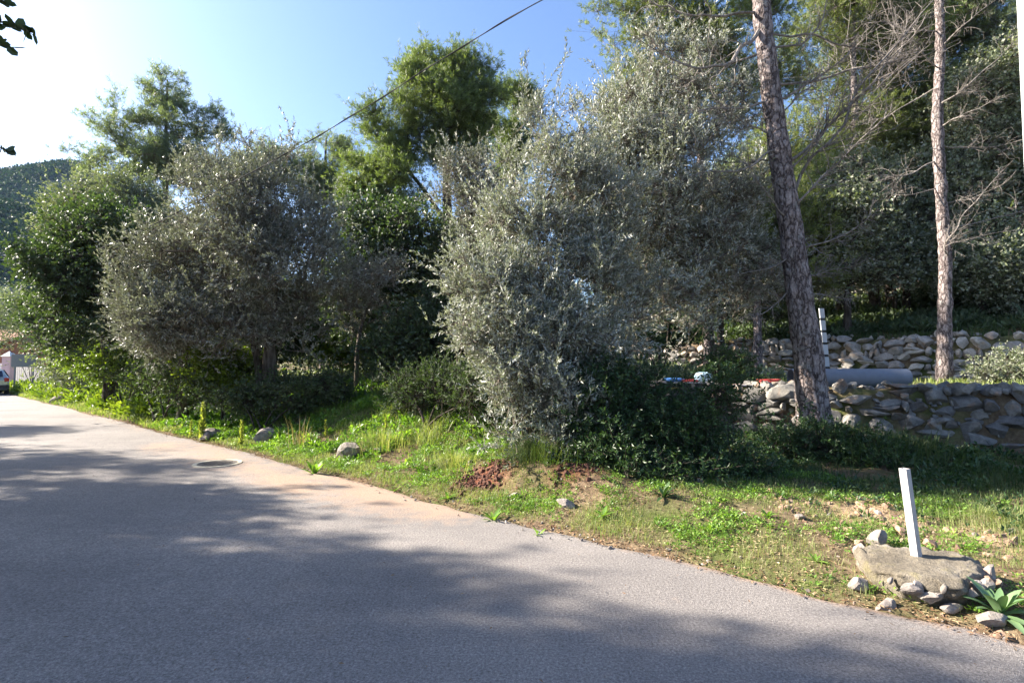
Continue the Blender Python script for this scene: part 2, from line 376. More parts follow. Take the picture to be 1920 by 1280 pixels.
# ------------------------------------------------------------------ road
rs = axis_lines([(-40, -9, 1.0), (-9, 16, 0.10), (16, 45, 0.25), (45, 120, 4)])
rt = np.concatenate([np.linspace(-5.5, -1.6, 12)[:-1], np.linspace(-1.6, 0, 24)])
Sr, Tr = np.meshgrid(rs, rt, indexing='ij')
Te = Tr + np.where(Tr > -0.5, edge(Sr) * (1 - (-Tr) / 0.5), 0)
Xr, Yr = xy(Sr, Te); pr = np.stack([Xr, Yr], -1)
Zr = 0.004 + 0.006 * noise(pr, 0.12, 9, 2)
Zr = np.where(Tr > -0.001, Zr - 0.02, Zr); Zr = Zr * sstep(-5.5, -5.0, Tr) + 0.0 + 0.02 * (1 - sstep(-5.5, -5.0, Tr))
mh = at(408, 868, 8.75)
def seg_d(x, y, a, b_):
    ax, ay = a; bx, by = b_; L2 = (bx - ax) ** 2 + (by - ay) ** 2
    q = np.clip(((x - ax) * (bx - ax) + (y - ay) * (by - ay)) / L2, 0, 1)
    return np.hypot(x - ax - q * (bx - ax), y - ay - q * (by - ay))
sA = xy(1.9, -0.15); sB = xy(4.6, -0.45); sC = xy(9.5, -0.5)
dirt = np.clip(1.25 - seg_d(Xr, Yr, (float(sA[0]), float(sA[1])), (float(sB[0]), float(sB[1]))) / 0.78, 0, 1)
dirt = np.maximum(dirt, 0.62 * np.clip(1.25 - seg_d(Xr, Yr, (float(sB[0]), float(sB[1])), (float(sC[0]), float(sC[1]))) / 0.8, 0, 1))
dirt = np.maximum(dirt, 0.75 * np.exp(-((Tr) / 0.10) ** 2))
dirt = np.maximum(dirt, 0.3 * sstep(9, 12, Sr) * sstep(-0.8, -0.1, Tr))
dirt = dirt * (0.75 + 0.35 * noise(pr, 0.9, 21, 3))
ns, nt_ = Sr.shape; i, j = np.meshgrid(np.arange(ns - 1), np.arange(nt_ - 1), indexing='ij')
F = np.stack([i * nt_ + j, (i + 1) * nt_ + j, (i + 1) * nt_ + j + 1, i * nt_ + j + 1], -1).reshape(-1, 4)[:, ::-1]
g = G(); g.add(np.stack([Xr, Yr, Zr], -1), F, np.clip(dirt, 0, 1).ravel())
m, nt, b = newmat('asphalt')
at_ = N(nt, "ShaderNodeAttribute", attribute_name="var")
n1 = ntex(nt, 0.55, 4, 0.6); n2 = ntex(nt, 60, 3, 0.75); n3 = ntex(nt, 190, 2, 0.6, kind="ShaderNodeTexVoronoi"); n4 = ntex(nt, 5, 5, 0.7)
c = ramp(nt, n2.outputs[0], [(0.30, (0.115, 0.105, 0.10)), (0.5, (0.22, 0.202, 0.192)), (0.70, (0.34, 0.315, 0.30))])
c = mixc(nt, 1.0, c, ramp(nt, n3.outputs["Color"], [(0.15, (0.82, 0.81, 0.81)), (0.55, (1.0, 1.0, 1.0)), (0.9, (1.2, 1.19, 1.18))]), 'MULTIPLY')
c = mixc(nt, 1.0, c, ramp(nt, n1.outputs[0], [(0.3, (0.80, 0.80, 0.81)), (0.7, (1.12, 1.11, 1.09))]), 'MULTIPLY')
c = mixc(nt, 1.0, c, ramp(nt, n4.outputs[0], [(0.3, (0.93, 0.93, 0.93)), (0.7, (1.05, 1.05, 1.04))]), 'MULTIPLY')
n5 = ntex(nt, 2.2, 6, 0.75)
spot = ramp(nt, n5.outputs[0], [(0.27, (0.5, 0.5, 0.5)), (0.30, (1, 1, 1))])
tcr = N(nt, "ShaderNodeTexCoord"); mpr = N(nt, "ShaderNodeMapping"); mpr.inputs["Rotation"].default_value = (0, 0, math.radians(49.0)); mpr.inputs["Scale"].default_value = (0.12, 1.1, 1); nt.links.new(tcr.outputs["Object"], mpr.inputs[0])
n7 = ntex(nt, 1.0, 4, 0.6, vec=mpr.outputs[0])
c = mixc(nt, 1.0, c, ramp(nt, n7.outputs[0], [(0.35, (0.86, 0.86, 0.87)), (0.65, (1.08, 1.08, 1.07))]), 'MULTIPLY')
c = mixc(nt, 1.0, c, spot, 'MULTIPLY')
dm = N(nt, "ShaderNodeMath", operation='MULTIPLY_ADD'); nt.links.new(at_.outputs["Fac"], dm.inputs[0]); dm.inputs[1].default_value = 1.9
dn = N(nt, "ShaderNodeMath", operation='MULTIPLY_ADD'); nt.links.new(n4.outputs[0], dn.inputs[0]); dn.inputs[1].default_value = 2.2; dn.inputs[2].default_value = -1.35
nt.links.new(dn.outputs[0], dm.inputs[2]); dm.use_clamp = True
c = mixc(nt, dm.outputs[0], c, ramp(nt, n2.outputs[0], [(0.3, (0.22, 0.15, 0.105)), (0.7, (0.40, 0.30, 0.23))]))
nt.links.new(c, b.inputs["Base Color"]); b.inputs["Roughness"].default_value = 0.85; b.inputs["Specular IOR Level"].default_value = 0.3
bump(nt, b, n3.outputs["Distance"], 0.7, 0.006); M['asphalt'] = m
rd = g.build('road', M['asphalt'], smooth=True); rd["kind"] = "structure"

# ------------------------------------------------------------------ distant hills
def hill(name, dist, prof, depth, mat, seed, rough):
    pxs = np.linspace(-900, 900, 150); g = G(); V = []
    rows = np.linspace(-1, 1, 40)
    ys = np.interp(pxs, [p[0] for p in prof], [p[1] for p in prof])
    for r_ in rows:
        D = dist + depth * r_
        prof_h = np.array([at(960, yy, dist)[2] for yy in ys])
        k = math.cos(r_ * math.pi / 2) ** 0.8 if abs(r_) < 1 else 0
        X = (pxs - 960) / 1000. * (D)
        pts = np.stack([X, np.full_like(X, D)], -1)
        z = -3 + (prof_h + 3) * k + noise(pts, 1 / 90., seed, 4) * rough * k
        V.append(np.stack([X, pts[:, 1], z], -1))
    V = np.array(V); a, b_ = V.shape[:2]
    i, j = np.meshgrid(np.arange(a - 1), np.arange(b_ - 1), indexing='ij')
    F = np.stack([i * b_ + j, i * b_ + j + 1, (i + 1) * b_ + j + 1, (i + 1) * b_ + j], -1).reshape(-1, 4)
    g.add(V, F); o = g.build(name, mat, smooth=True); o["kind"] = "structure"; return V
hm = rockmat('hill_rock', (0.10, 0.11, 0.07), (0.2, 0.2, 0.17), (0.36, 0.35, 0.33), 0.05, rust=(0.1, 0.12, 0.05))
VA = hill('far_hill', 430, [(-900, 300), (0, 340), (60, 330), (105, 326), (140, 334), (165, 352), (240, 384), (420, 450), (600, 560), (900, 670)], 170, hm, 31, 4)
VB = hill('near_hill', 235, [(-900, 330), (-200, 380), (0, 408), (60, 425), (120, 470), (220, 540), (400, 610), (900, 680)], 85, hm, 32, 3)
M['farwood'] = leafmat('far_wood_leaf', [(0.014, 0.034, 0.018), (0.03, 0.058, 0.03), (0.065, 0.10, 0.05)], 0.7, 0.1, spec=0.1, clump=0.03)
def far_wood(name, V, n, size, seed, gapn):
    r = np.random.default_rng(seed); a, b_ = V.shape[:2]
    g = G(); fi = r.uniform(0, a * 0.62, n); fj = r.uniform(0, b_ * 0.75, n)
    i0 = fi.astype(int).clip(0, a - 2); j0 = fj.astype(int).clip(0, b_ - 2)
    c = V[i0, j0] * (1 - (fi - i0))[:, None] + V[i0 + 1, j0] * (fi - i0)[:, None]
    c = c + (V[i0, j0 + 1] - V[i0, j0]) * (fj - j0)[:, None]
    keep = (c[:, 0] / c[:, 1] > -1.3) & (noise(c, 1 / 60., 41, 3) > gapn)
    c = c[keep]; n = len(c); k = 46
    rad = r.uniform(0.6, 1.3, n) * size
    d = nz(r.normal(size=(n, k, 3))); d[..., 2] = np.abs(d[..., 2])
    P = c[:, None] + d * rad[:, None, None] * r.uniform(0.6, 1, (n, k, 1)) * np.array([1, 1, 1.15])
    leaf_quads(g, P.reshape(-1, 3), nz(r.normal(size=(n * k, 3))), np.repeat(rad, k) * 0.42, np.repeat(rad, k) * 0.34, np.repeat(r.uniform(0, 1, n), k) * 0.7 + r.uniform(0, .3, n * k), r)
    o = g.build(name, M['farwood']); o["kind"] = "stuff"; tag(o, {'far': 'bluish green wood covering the high distant hill', 'near': 'dark green wood on the lower slope below the hilltop'}[name.split('_')[0]], 'wood')
    o.name = name
    return o

# ------------------------------------------------------------------ leaves and trees
def leaf_quads(g, P, D, L, W, var, r, nrm=None, mi=0):
    """rhombus leaves: base P, direction D, length L, width W"""
    n = len(P); D = nz(D)
    X = nz(np.cross(D, r.normal(size=(n, 3)) if nrm is None else nrm))
    L = np.broadcast_to(L, (n,))[:, None]; W = np.broadcast_to(W, (n,))[:, None]
    nn = np.cross(X, D); sag = nn * L * 0.08
    V = np.stack([P, P + D * L * 0.5 + X * W * 0.5 + sag, P + D * L, P + D * L * 0.5 - X * W * 0.5 + sag], 1)
    F = np.arange(n * 4).reshape(-1, 4)
    g.add(V.reshape(-1, 3), F, np.repeat(np.broadcast_to(var, (n,)), 4), mi)

def leaf_hex(g, P, D, L, W, var, r, mi=0):
    n = len(P); D = nz(D); X = nz(np.cross(D, r.normal(size=(n, 3))))
    L = np.broadcast_to(L, (n,))[:, None]; W = np.broadcast_to(W, (n,))[:, None]; nn = np.cross(X, D)
    V = np.stack([P, P + D * L * .3 + X * W * .45, P + D * L * .75 + X * W * .42 - nn * L * .06, P + D * L - nn * L * .12,
                  P + D * L * .75 - X * W * .42 - nn * L * .06, P + D * L * .3 - X * W * .45], 1)
    g.add(V.reshape(-1, 3), np.arange(n * 6).reshape(-1, 6), np.repeat(np.broadcast_to(var, (n,)), 6), mi)

KIND = {  # leaf len, width, leaves per twig, twig len, spread, up bias, out bias, twig radius
    'olive':  dict(L=.060, W=.016, k=16, T=.30, sp=.6, up=.5, out=.5, tr=.0028, hexa=False),
    'oak':    dict(L=.055, W=.032, k=14, T=.24, sp=1.1, up=.15, out=.6, tr=.003, hexa=False),
    'mastic': dict(L=.050, W=.020, k=14, T=.20, sp=1.0, up=.35, out=.6, tr=.003, hexa=False),
    'carob':  dict(L=.060, W=.045, k=10, T=.25, sp=1.1, up=.0, out=.5, tr=.003, hexa=True),
    'pine':   dict(L=.085, W=.0085, k=40, T=.17, sp=.75, up=.75, out=.5, tr=.004, hexa=False),
}

def sample_blobs(blobs, n, r, shell=0.35, gap=-0.25, nscale=0.5, seed=5):
    vol = np.array([b_[3] * b_[4] * b_[5] * b_[6] for b_ in blobs]); vol = vol / vol.sum()
    out = []
    tries = 0
    while len(out) < n and tries < 40:
        tries += 1
        k = r.choice(len(blobs), size=n * 2, p=vol)
        B = np.array([b_[:6] for b_ in blobs])[k]
        d = nz(r.normal(size=(len(k), 3))); rr = (shell + (1 - shell) * r.uniform(0, 1, len(k)) ** 0.5)
        rr = rr * (1 + 0.34 * noise(B[:, :3] + d * 2.2, nscale * .9, seed + 3, 3)) * np.where(r.uniform(size=len(k)) < .07, 1.28, 1.0)
        p = B[:, :3] + d * B[:, 3:6] * rr[:, None]
        ok = noise(p, nscale, seed, 2) > gap
        out += list(p[ok])
    out = np.array(out)
    return out[r.permutation(len(out))[:n]]

def grow(trunks, targets, r, seglen=0.35, up_pen=0.7, curve=0.12):
    pos = []; par = []
    for P in trunks:
        for q, p in enumerate(P):
            pos.append(p); par.append(-1 if q == 0 else len(pos) - 2)
    nt0 = len(pos); cap = nt0 + len(targets) * 14 + 10
    A = np.zeros((cap, 3)); A[:nt0] = pos; par = par + [0] * (cap - nt0); n = nt0
    dep = np.zeros(cap)
    d0 = np.min(np.linalg.norm(targets[:, None] - A[None, :nt0], axis=2), axis=1)
    ends = np.zeros(len(targets), int)
    for ti in np.argsort(d0):
        c = targets[ti]; d = np.linalg.norm(A[:n] - c, axis=1)
        cost = d + up_pen * np.maximum(0, A[:n, 2] - c[2] + 0.15 * d) + 0.10 * dep[:n]
        b_ = int(np.argmin(cost)); k = int(np.clip(d[b_] / seglen, 1, 12)); a = A[b_].copy()
        mid = r.normal(size=3) * curve * d[b_]; mid[2] -= abs(d[b_]) * 0.06; prev = b_
        for q in range(1, k + 1):
            f = q / k
            A[n] = a + (c - a) * f + mid * math.sin(f * math.pi) * 0.8 + (r.normal(size=3) * 0.02 if q < k else 0)
            par[n] = prev; dep[n] = dep[prev] + d[b_] / k; prev = n; n += 1
        ends[ti] = prev
    return A[:n], np.array(par[:n]), nt0, ends

def make_tree(name, label, cat, kind, trunks, blobs, ntarget, twigs, leafm, barkm, group=None, lod=1.0, shell=.35, gap=-.3, sprays=0, spl=.6,
              nscale=.5, seed=1, spread=.35, trunk_k=10, tip=.006, bareness=0.0, parts=('trunk', 'branches', 'crown'), clipf=None, r_exp=2.35):
    """trunks: list of (points, radii) in world coords; blobs: (x,y,z,rx,ry,rz,weight)"""
    r = np.random.default_rng(seed); kd = KIND[kind]
    root = thing(name, label, cat, trunks[0][0][0], group)
    g = G(); paths = []; prad = []
    for q, (pts, rad) in enumerate(trunks):
        P, Rr = tube(g, pts, rad, k=trunk_k, step=max(0.12, min(rad) * 1.2), rough=0.13, seed=seed + q); paths.append(P[::2]); prad.append(Rr[::2])
    g.build(parts[0], barkm, root, smooth=True)
    tg = sample_blobs(blobs, ntarget, r, shell, gap, nscale, seed)
    if clipf is not None: tg = tg[clipf(tg)]
    A, par, nt0, ends = grow(paths, tg, r)
    n = len(A); cnt = np.zeros(n); cnt[ends] = 1
    for q in range(n - 1, nt0 - 1, -1): cnt[par[q]] += cnt[q]
    rad = tip * np.maximum(cnt, 0.5) ** (1 / r_exp); tr_all = np.concatenate(prad)
    rad[:nt0] = tr_all
    idx = np.arange(nt0, n); pr_ = par[idx]
    gb = G(); V, Fq = prisms(A[pr_], A[idx], np.minimum(rad[pr_], rad[idx] * 1.5), rad[idx], 5); gb.add(V, Fq)
    # twigs and leaves
    cen = tg.mean(0); m = len(tg) * twigs
    c = np.repeat(tg, twigs, 0) + r.normal(size=(m, 3)) * spread * np.array([1, 1, .8])
    # nearest blob centre for outward direction
    B = np.array([b_[:3] for b_ in blobs]); k0 = np.argmin(np.linalg.norm(c[:, None] - B[None], axis=2), axis=1)
    outd = nz(c - B[k0]) * 0.6 + nz(c - cen) * 0.4
    D = nz(outd * kd['out'] + r.normal(size=(m, 3)) * 0.55 + np.array([0, 0, kd['up']]))
    T = kd['T'] * r.uniform(.5, 1.2, m) * max(1, lod * .8) * np.where(r.uniform(size=m) < .12, 2.0, 1.0)
    src = np.repeat(tg, twigs, 0)
    if clipf is not None: 
        kk = clipf(c); c, D, T, src = c[kk], D[kk], T[kk], src[kk]; m = len(c)
    if sprays:
        bi = np.argmin(np.linalg.norm(tg[:, None] - B[None], axis=2), axis=1); rel = (tg - B[bi]) / np.array([b_[3:6] for b_ in blobs])[bi]
        sc_ = np.linalg.norm(rel, axis=1) + .35 * rel[:, 2] + .3 * np.linalg.norm(tg - cen, axis=1) / np.linalg.norm(tg - cen, axis=1).max()
        pick = r.choice(np.argsort(-sc_)[:max(sprays, len(tg) // 2)], sprays); p_ = tg[pick] + r.normal(size=(sprays, 3)) * .08
        d_ = nz(nz(tg[pick] - B[bi[pick]]) * .55 + np.array([0, 0, .75]) + r.normal(size=(sprays, 3)) * .4); L_ = spl * r.uniform(.5, 1.5, sprays) / 5
        for q in range(5):
            c = np.vstack([c, p_]); src = np.vstack([src, p_ - d_ * .01]); D = np.vstack([D, d_]); T = np.concatenate([T, L_ * 1.05])
            p_ = p_ + d_ * L_[:, None]; d_ = nz(d_ + r.normal(size=(sprays, 3)) * .16 - np.array([0, 0, .05 * q]))
        m = len(c)
    if lod < 2.2:
        V, Fq = prisms(src, c, tip * .8, tip * .5, 3); gb.add(V, Fq)
        V, Fq = prisms(c, c + D * T[:, None], kd['tr'], kd['tr'] * .5, 3); gb.add(V, Fq)
    gb.build(parts[1], M['twig'] if barkm in (M['bark_olive'],) else barkm, root)
    live = r.uniform(size=m) >= bareness
    c, D, T = c[live], D[live], T[live]; m = len(c)
    k = max(3, int(kd['k'] / lod ** .8)); f = r.uniform(0.05, 1, (m, k))
    P = c[:, None] + D[:, None] * (T[:, None] * f)[..., None]
    pd = nz(np.cross(D[:, None], r.normal(size=(m, k, 3))))
    LD = nz(D[:, None] * (0.75) + pd * kd['sp'])
    sz = r.uniform(.5, 1.35, (m, k)) * lod
    tv = np.clip(np.repeat(r.normal(.45, .14, m), k) + r.normal(0, .13, m * k), 0, 1)
    gl = G(); fn = leaf_hex if kd['hexa'] else leaf_quads
    fn(gl, P.reshape(-1, 3), LD.reshape(-1, 3), kd['L'] * sz.ravel(), kd['W'] * sz.ravel() * (1 if lod < 1.3 else 1.15), tv, r)
    gl.build(parts[2], leafm, root)
    return root

def PB(lst, dz=None):
    """pixel blobs (px,py,depth,rx,ry[,weight[,rdepth]]) -> world ellipsoids at their own distance"""
    out = []
    for e in lst:
        px, py, Y, rx, ry = e[:5]; w = e[5] if len(e) > 5 else 1; c = at(px, py, Y)
        rd_ = e[6] if len(e) > 6 else (rx + ry) / 2 * Y / 1000.
        out.append((c[0], c[1], c[2], rx * Y / 1000., rd_, ry * Y / 1000., w))
    return out
def PT(base, pts, radii):
    """trunk: base (px, depth) on the ground, then (px,py,depth)"""
    x = (base[0] - 960) / 1000. * base[1]; p = [[x, base[1], ztf(x, base[1]) - 0.1]] + [list(at(*q)) for q in pts]
    return (np.array(p), radii)

far_wood('far_wood', VA, 9000, 4.2, 3, -0.55)
far_wood('near_wood', VB, 3600, 2.9, 4, -0.9)

# --- left side
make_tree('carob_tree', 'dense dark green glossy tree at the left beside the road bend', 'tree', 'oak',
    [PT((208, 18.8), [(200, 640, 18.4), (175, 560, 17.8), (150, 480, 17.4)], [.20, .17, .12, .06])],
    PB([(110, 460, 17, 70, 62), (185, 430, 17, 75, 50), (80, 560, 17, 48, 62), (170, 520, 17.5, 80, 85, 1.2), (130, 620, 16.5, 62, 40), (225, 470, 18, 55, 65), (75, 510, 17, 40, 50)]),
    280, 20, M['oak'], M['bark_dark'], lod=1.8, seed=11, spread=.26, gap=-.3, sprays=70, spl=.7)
make_tree('olive_tree', 'broad grey-green olive tree with dark forked trunk left of centre', 'tree', 'olive',
    [PT((512, 13), [(506, 650, 13), (515, 560, 13), (500, 470, 13)], [.20, .15, .11, .05]),
     PT((500, 13.1), [(478, 640, 13.2), (440, 560, 13), (400, 480, 13)], [.13, .11, .08, .04])],
    PB([(440, 410, 13, 100, 85), (530, 390, 13, 75, 90), (350, 480, 13, 95, 80), (520, 500, 13, 100, 95), (410, 540, 12.6, 100, 80), (430, 620, 12.4, 95, 38), (590, 500, 13, 40, 110), (400, 340, 13.5, 60, 45), (490, 320, 13.6, 60, 40), (560, 600, 12.8, 60, 60), (400, 640, 12.7, 60, 30), (620, 570, 13, 40, 60), (480, 450, 12.4, 70, 60), (350, 420, 13, 60, 50), (600, 400, 13.6, 40, 50)]),
    520, 15, M['olive_dull'], M['bark_olive'], lod=1.35, seed=12, spread=.2, gap=-.25, sprays=300, spl=.8)
make_tree('olive_tree', 'smaller drooping olive tree touching the dark green tree', 'tree', 'olive',
    [PT((346, 14.3), [(345, 650, 13.6), (335, 590, 12.9), (310, 540, 12.8)], [.15, .12, .08, .04])],
    PB([(290, 520, 12.8, 55, 65), (290, 600, 12.5, 50, 50), (350, 600, 12.4, 60, 40), (255, 560, 12.8, 25, 40), (300, 650, 13, 50, 26), (240, 620, 14, 30, 36)]),
    170, 16, M['olive_dull'], M['bark_olive'], lod=1.35, seed=13, spread=.2, gap=-.25, sprays=60, spl=.7)
make_tree('olive_tree', 'pale grey-green tree crown behind the top of the dark green tree', 'tree', 'olive',
    [PT((215, 21), [(215, 560, 21), (205, 450, 21), (200, 380, 21)], [.16, .13, .10, .05])],
    PB([(205, 365, 21, 50, 32), (255, 400, 21, 45, 45), (165, 390, 21, 40, 30), (290, 440, 21, 40, 40), (140, 420, 21, 40, 40)]),
    200, 16, M['oakgrey_lit'], M['bark_olive'], lod=1.9, seed=171, spread=.3, gap=-.3, sprays=70, spl=.9)
make_tree('pine_tree', 'tall open airy pine standing above the left olive trees', 'tree', 'pine',
    [PT((316, 26), [(312, 450, 26), (310, 300, 26), (314, 150, 26)], [.22, .17, .10, .03])],
    PB([(312, 180, 26, 30, 45, 1.3), (270, 215, 26, 35, 45), (345, 230, 26, 35, 50), (398, 235, 26, 26, 55, .8), (225, 240, 26, 22, 45, .8), (185, 240, 26, 12, 35, .8), (240, 300, 26, 45, 38), (300, 300, 26, 60, 50), (200, 300, 26, 35, 25, .6), (360, 320, 26, 50, 45), (260, 360, 26, 60, 30), (395, 300, 26, 30, 40, .8), (150, 290, 26, 24, 12, .9), (115, 268, 26, 12, 8, 1.5), (175, 325, 26, 25, 12, .9)]),
    200, 24, M['pine_blue'], M['bark_pine'], lod=2.1, seed=14, spread=.24, shell=.1, gap=-.6, nscale=.35)
make_tree('pine_tree', 'small faint pine between the left olive and the big round pine', 'tree', 'pine',
    [PT((606, 30), [(607, 420, 30), (610, 300, 30), (612, 255, 30)], [.18, .13, .07, .03])],
    PB([(610, 275, 30, 28, 28), (590, 310, 30, 30, 30), (640, 300, 30, 25, 40), (600, 350, 30, 45, 40), (640, 370, 30, 30, 40)]),
    100, 26, M['pine_blue'], M['bark_pine'], lod=2.1, seed=15, spread=.3, shell=.1, gap=-.6, nscale=.35)
make_tree('pine_tree', 'faint ragged pine top just right of the tall airy pine', 'tree', 'pine',
    [PT((500, 30), [(500, 400, 30), (500, 300, 30), (505, 270, 30)], [.18, .13, .07, .03])],
    PB([(505, 290, 30, 30, 22), (470, 320, 30, 35, 30), (540, 320, 30, 30, 30)]),
    50, 24, M['pine_blue'], M['bark_pine'], lod=2.1, seed=16, spread=.3, shell=.1, gap=-.6, nscale=.35)
make_tree('pine_tree', 'big round-headed green pine rising in the centre against the sky', 'tree', 'pine',
    [PT((842, 20), [(840, 450, 20), (838, 320, 20), (850, 210, 20), (845, 150, 20)], [.26, .19, .15, .08, .03]),
     (np.array([at(838, 420, 20), at(790, 350, 19.8), at(720, 270, 19.6), at(690, 250, 19.5)]), [.09, .07, .04, .02])],
    PB([(815, 135, 20, 55, 32, 1.3), (775, 165, 19.6, 42, 42), (875, 145, 20, 50, 38), (845, 200, 19.3, 60, 50, 1.2), (905, 205, 20, 32, 55), (735, 225, 19.5, 50, 45), (790, 260, 19.2, 60, 40), (700, 290, 19.5, 48, 42), (890, 270, 20, 45, 45), (740, 345, 19.5, 75, 38), (680, 370, 19.5, 32, 40), (850, 300, 20.6, 50, 30, .6), (720, 400, 19.8, 60, 30, .8), (665, 330, 19.6, 25, 50)]),
    210, 46, M['pine'], M['bark_dark'], lod=1.75, seed=17, spread=.27, shell=.5, gap=-.2, nscale=.5)
make_tree('pine_tree', 'narrow dark pine half hidden right of the round-headed pine', 'tree', 'pine',
    [PT((955, 25), [(958, 400, 25), (962, 250, 25), (965, 170, 25)], [.2, .14, .08, .03])],
    PB([(965, 175, 25, 30, 28), (990, 195, 25, 18, 35), (945, 230, 25, 25, 45), (975, 260, 25, 28, 40, .7), (950, 310, 25, 30, 40, .7)]),
    100, 28, M['pine'], M['bark_dark'], lod=1.8, seed=18, spread=.28, shell=.3, gap=-.5, nscale=.4)
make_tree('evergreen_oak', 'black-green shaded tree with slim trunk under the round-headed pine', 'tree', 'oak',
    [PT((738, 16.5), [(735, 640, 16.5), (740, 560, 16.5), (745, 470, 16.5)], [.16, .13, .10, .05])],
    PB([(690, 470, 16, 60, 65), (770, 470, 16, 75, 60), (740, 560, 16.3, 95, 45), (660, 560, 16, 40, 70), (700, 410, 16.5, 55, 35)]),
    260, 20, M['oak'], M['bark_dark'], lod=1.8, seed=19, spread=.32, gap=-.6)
make_tree('evergreen_oak', 'dark shaded tree behind the left edge of the silvery olive', 'tree', 'oak',
    [PT((868, 18.5), [(865, 640, 18.5), (860, 560, 18.5), (850, 470, 18.5)], [.15, .12, .09, .05])],
    PB([(850, 460, 18, 55, 50), (870, 540, 18, 60, 50), (830, 560, 18, 50, 50), (920, 480, 18, 50, 70)]),
    180, 20, M['oakgrey_lit'], M['bark_dark'], lod=1.9, seed=20, spread=.34, gap=-.6)
make_tree('olive_tree', 'thin pale olive with bare twigs in front of the round-headed pine', 'tree', 'olive',
    [PT((880, 14), [(878, 600, 14), (880, 480, 14), (885, 390, 14)], [.10, .08, .06, .03])],
    PB([(872, 330, 14, 45, 35), (900, 390, 14, 60, 45), (840, 370, 14, 30, 30), (890, 450, 14, 55, 40), (930, 330, 14, 35, 45)]),
    150, 14, M['olive_dull'], M['bark_olive'], lod=1.3, seed=21, spread=.2, gap=-.2, sprays=90, spl=.8, bareness=.25)
make_tree('olive_tree', 'small olive with grey twigs in the dark hollow', 'tree', 'olive',
    [PT((668, 13.8), [(672, 640, 13.8), (690, 570, 13.8)], [.06, .05, .03])],
    PB([(700, 540, 13.6, 50, 45), (730, 510, 13.6, 25, 25), (660, 590, 13.6, 30, 40)]),
    60, 12, M['olive_dull'], M['bark_olive'], lod=1.25, seed=22, spread=.25, gap=-.6, bareness=.1)

# --- the big silvery olive in the middle, many stems
stems = []
for q, (px, tx, ty) in enumerate([(1030, 1010, 430), (1012, 960, 520), (1045, 1070, 480), (1058, 1110, 560), (1000, 930, 640), (1022, 1030, 560), (1066, 1090, 640), (992, 975, 600), (1078, 1075, 560), (975, 925, 600), (1040, 1000, 640), (1025, 1050, 700), (1005, 960, 700), (1060, 1065, 720), (985, 950, 680), (1050, 1110, 700)]):
    stems.append(PT((px, 7.65 + 0.1 * math.sin(q * 2.)), [((px * 2 + tx) / 3 + 6 * math.sin(q), 740, 7.7), ((px + tx) / 2, 650, 7.8), (tx, ty, 8.0)], [.045, .035, .028, .012]))
make_tree('wild_olive', 'big silvery many-stemmed wild olive bush nearest the road in the centre', 'tree', 'olive', stems,
    PB([(1015, 260, 8.4, 34, 55, 1), (1075, 235, 8.6, 24, 40, .6), (1050, 350, 8.3, 60, 60), (960, 420, 8, 52, 62), (1030, 440, 8.1, 45, 50), (1115, 400, 8.5, 66, 75), (915, 540, 7.8, 58, 55, 1.1), (1010, 540, 7.9, 70, 55), (1110, 520, 8.2, 66, 60), (945, 630, 7.6, 75, 60, 1.1), (1050, 640, 7.8, 80, 60), (868, 600, 7.5, 34, 34, 1.1), (1000, 730, 7.4, 85, 50, 1), (1070, 790, 7.3, 50, 50, .8), (960, 800, 7.3, 50, 40, .7), (1020, 850, 7.2, 60, 24, .4), (955, 330, 8.3, 24, 50, .6), (1160, 640, 8.0, 40, 60, .6), (835, 630, 7.5, 16, 22, 1), (1160, 460, 8.8, 50, 60, .9), (1170, 560, 8.6, 45, 50, .9)]),
    500, 16, M['olive'], M['bark_olive'], lod=1.05, seed=23, spread=.12, gap=-.2, nscale=1.15, tip=.0045, sprays=380, spl=.75)
make_tree('olive_tree', 'tall spreading olive between the silvery bush and the big pine trunk', 'tree', 'olive',
    [PT((1120, 10), [(1130, 640, 10), (1180, 530, 10.1), (1232, 430, 10.2), (1270, 370, 10.2), (1305, 320, 10.2)], [.11, .095, .08, .06, .045, .02]),
     (np.array([at(1190, 520, 10.1), at(1200, 400, 10), at(1190, 300, 10), at(1200, 220, 10)]), [.06, .04, .03, .015]),
     (np.array([at(1160, 570, 10.0), at(1240, 530, 10.1), at(1310, 470, 10.3), at(1400, 440, 10.5)]), [.06, .045, .03, .015]),
     (np.array([at(1232, 430, 10.2), at(1250, 330, 10.2), at(1290, 220, 10.3), at(1290, 130, 10.3)]), [.045, .035, .022, .01])],
    PB([(1180, 200, 10, 50, 55), (1290, 120, 10.4, 45, 50), (1255, 190, 10.2, 65, 60), (1170, 290, 10, 65, 65), (1290, 280, 10.2, 80, 65), (1370, 200, 10.4, 40, 60, .6), (1210, 370, 10, 75, 60), (1340, 370, 10.4, 75, 55), (1180, 460, 10, 65, 60), (1290, 440, 10.4, 90, 50), (1370, 480, 10.6, 60, 60), (1250, 520, 10.2, 80, 50, .8), (1360, 560, 10.5, 70, 40, .5), (1120, 330, 10.2, 40, 80), (1180, 590, 10, 60, 30, .5), (1420, 330, 10.8, 40, 60, .5), (1430, 520, 10.6, 45, 50, .5), (1230, 100, 10.2, 40, 40, .6), (1110, 240, 10, 30, 40, .6), (1230, 540, 8.9, 70, 45, .9), (1160, 600, 8.7, 55, 50, .9), (1290, 590, 9.2, 60, 30, .5), (1220, 400, 9.3, 60, 60), (1270, 310, 9.5, 60, 60), (1330, 450, 9.6, 60, 50, .8), (1200, 280, 9.5, 50, 50), (1150, 340, 9.3, 40, 60)]),
    860, 14, M['olive'], M['bark_olive'], lod=1.2, seed=24, spread=.16, gap=-.18, sprays=420, spl=.7, nscale=.8, tip=.006, bareness=.2)

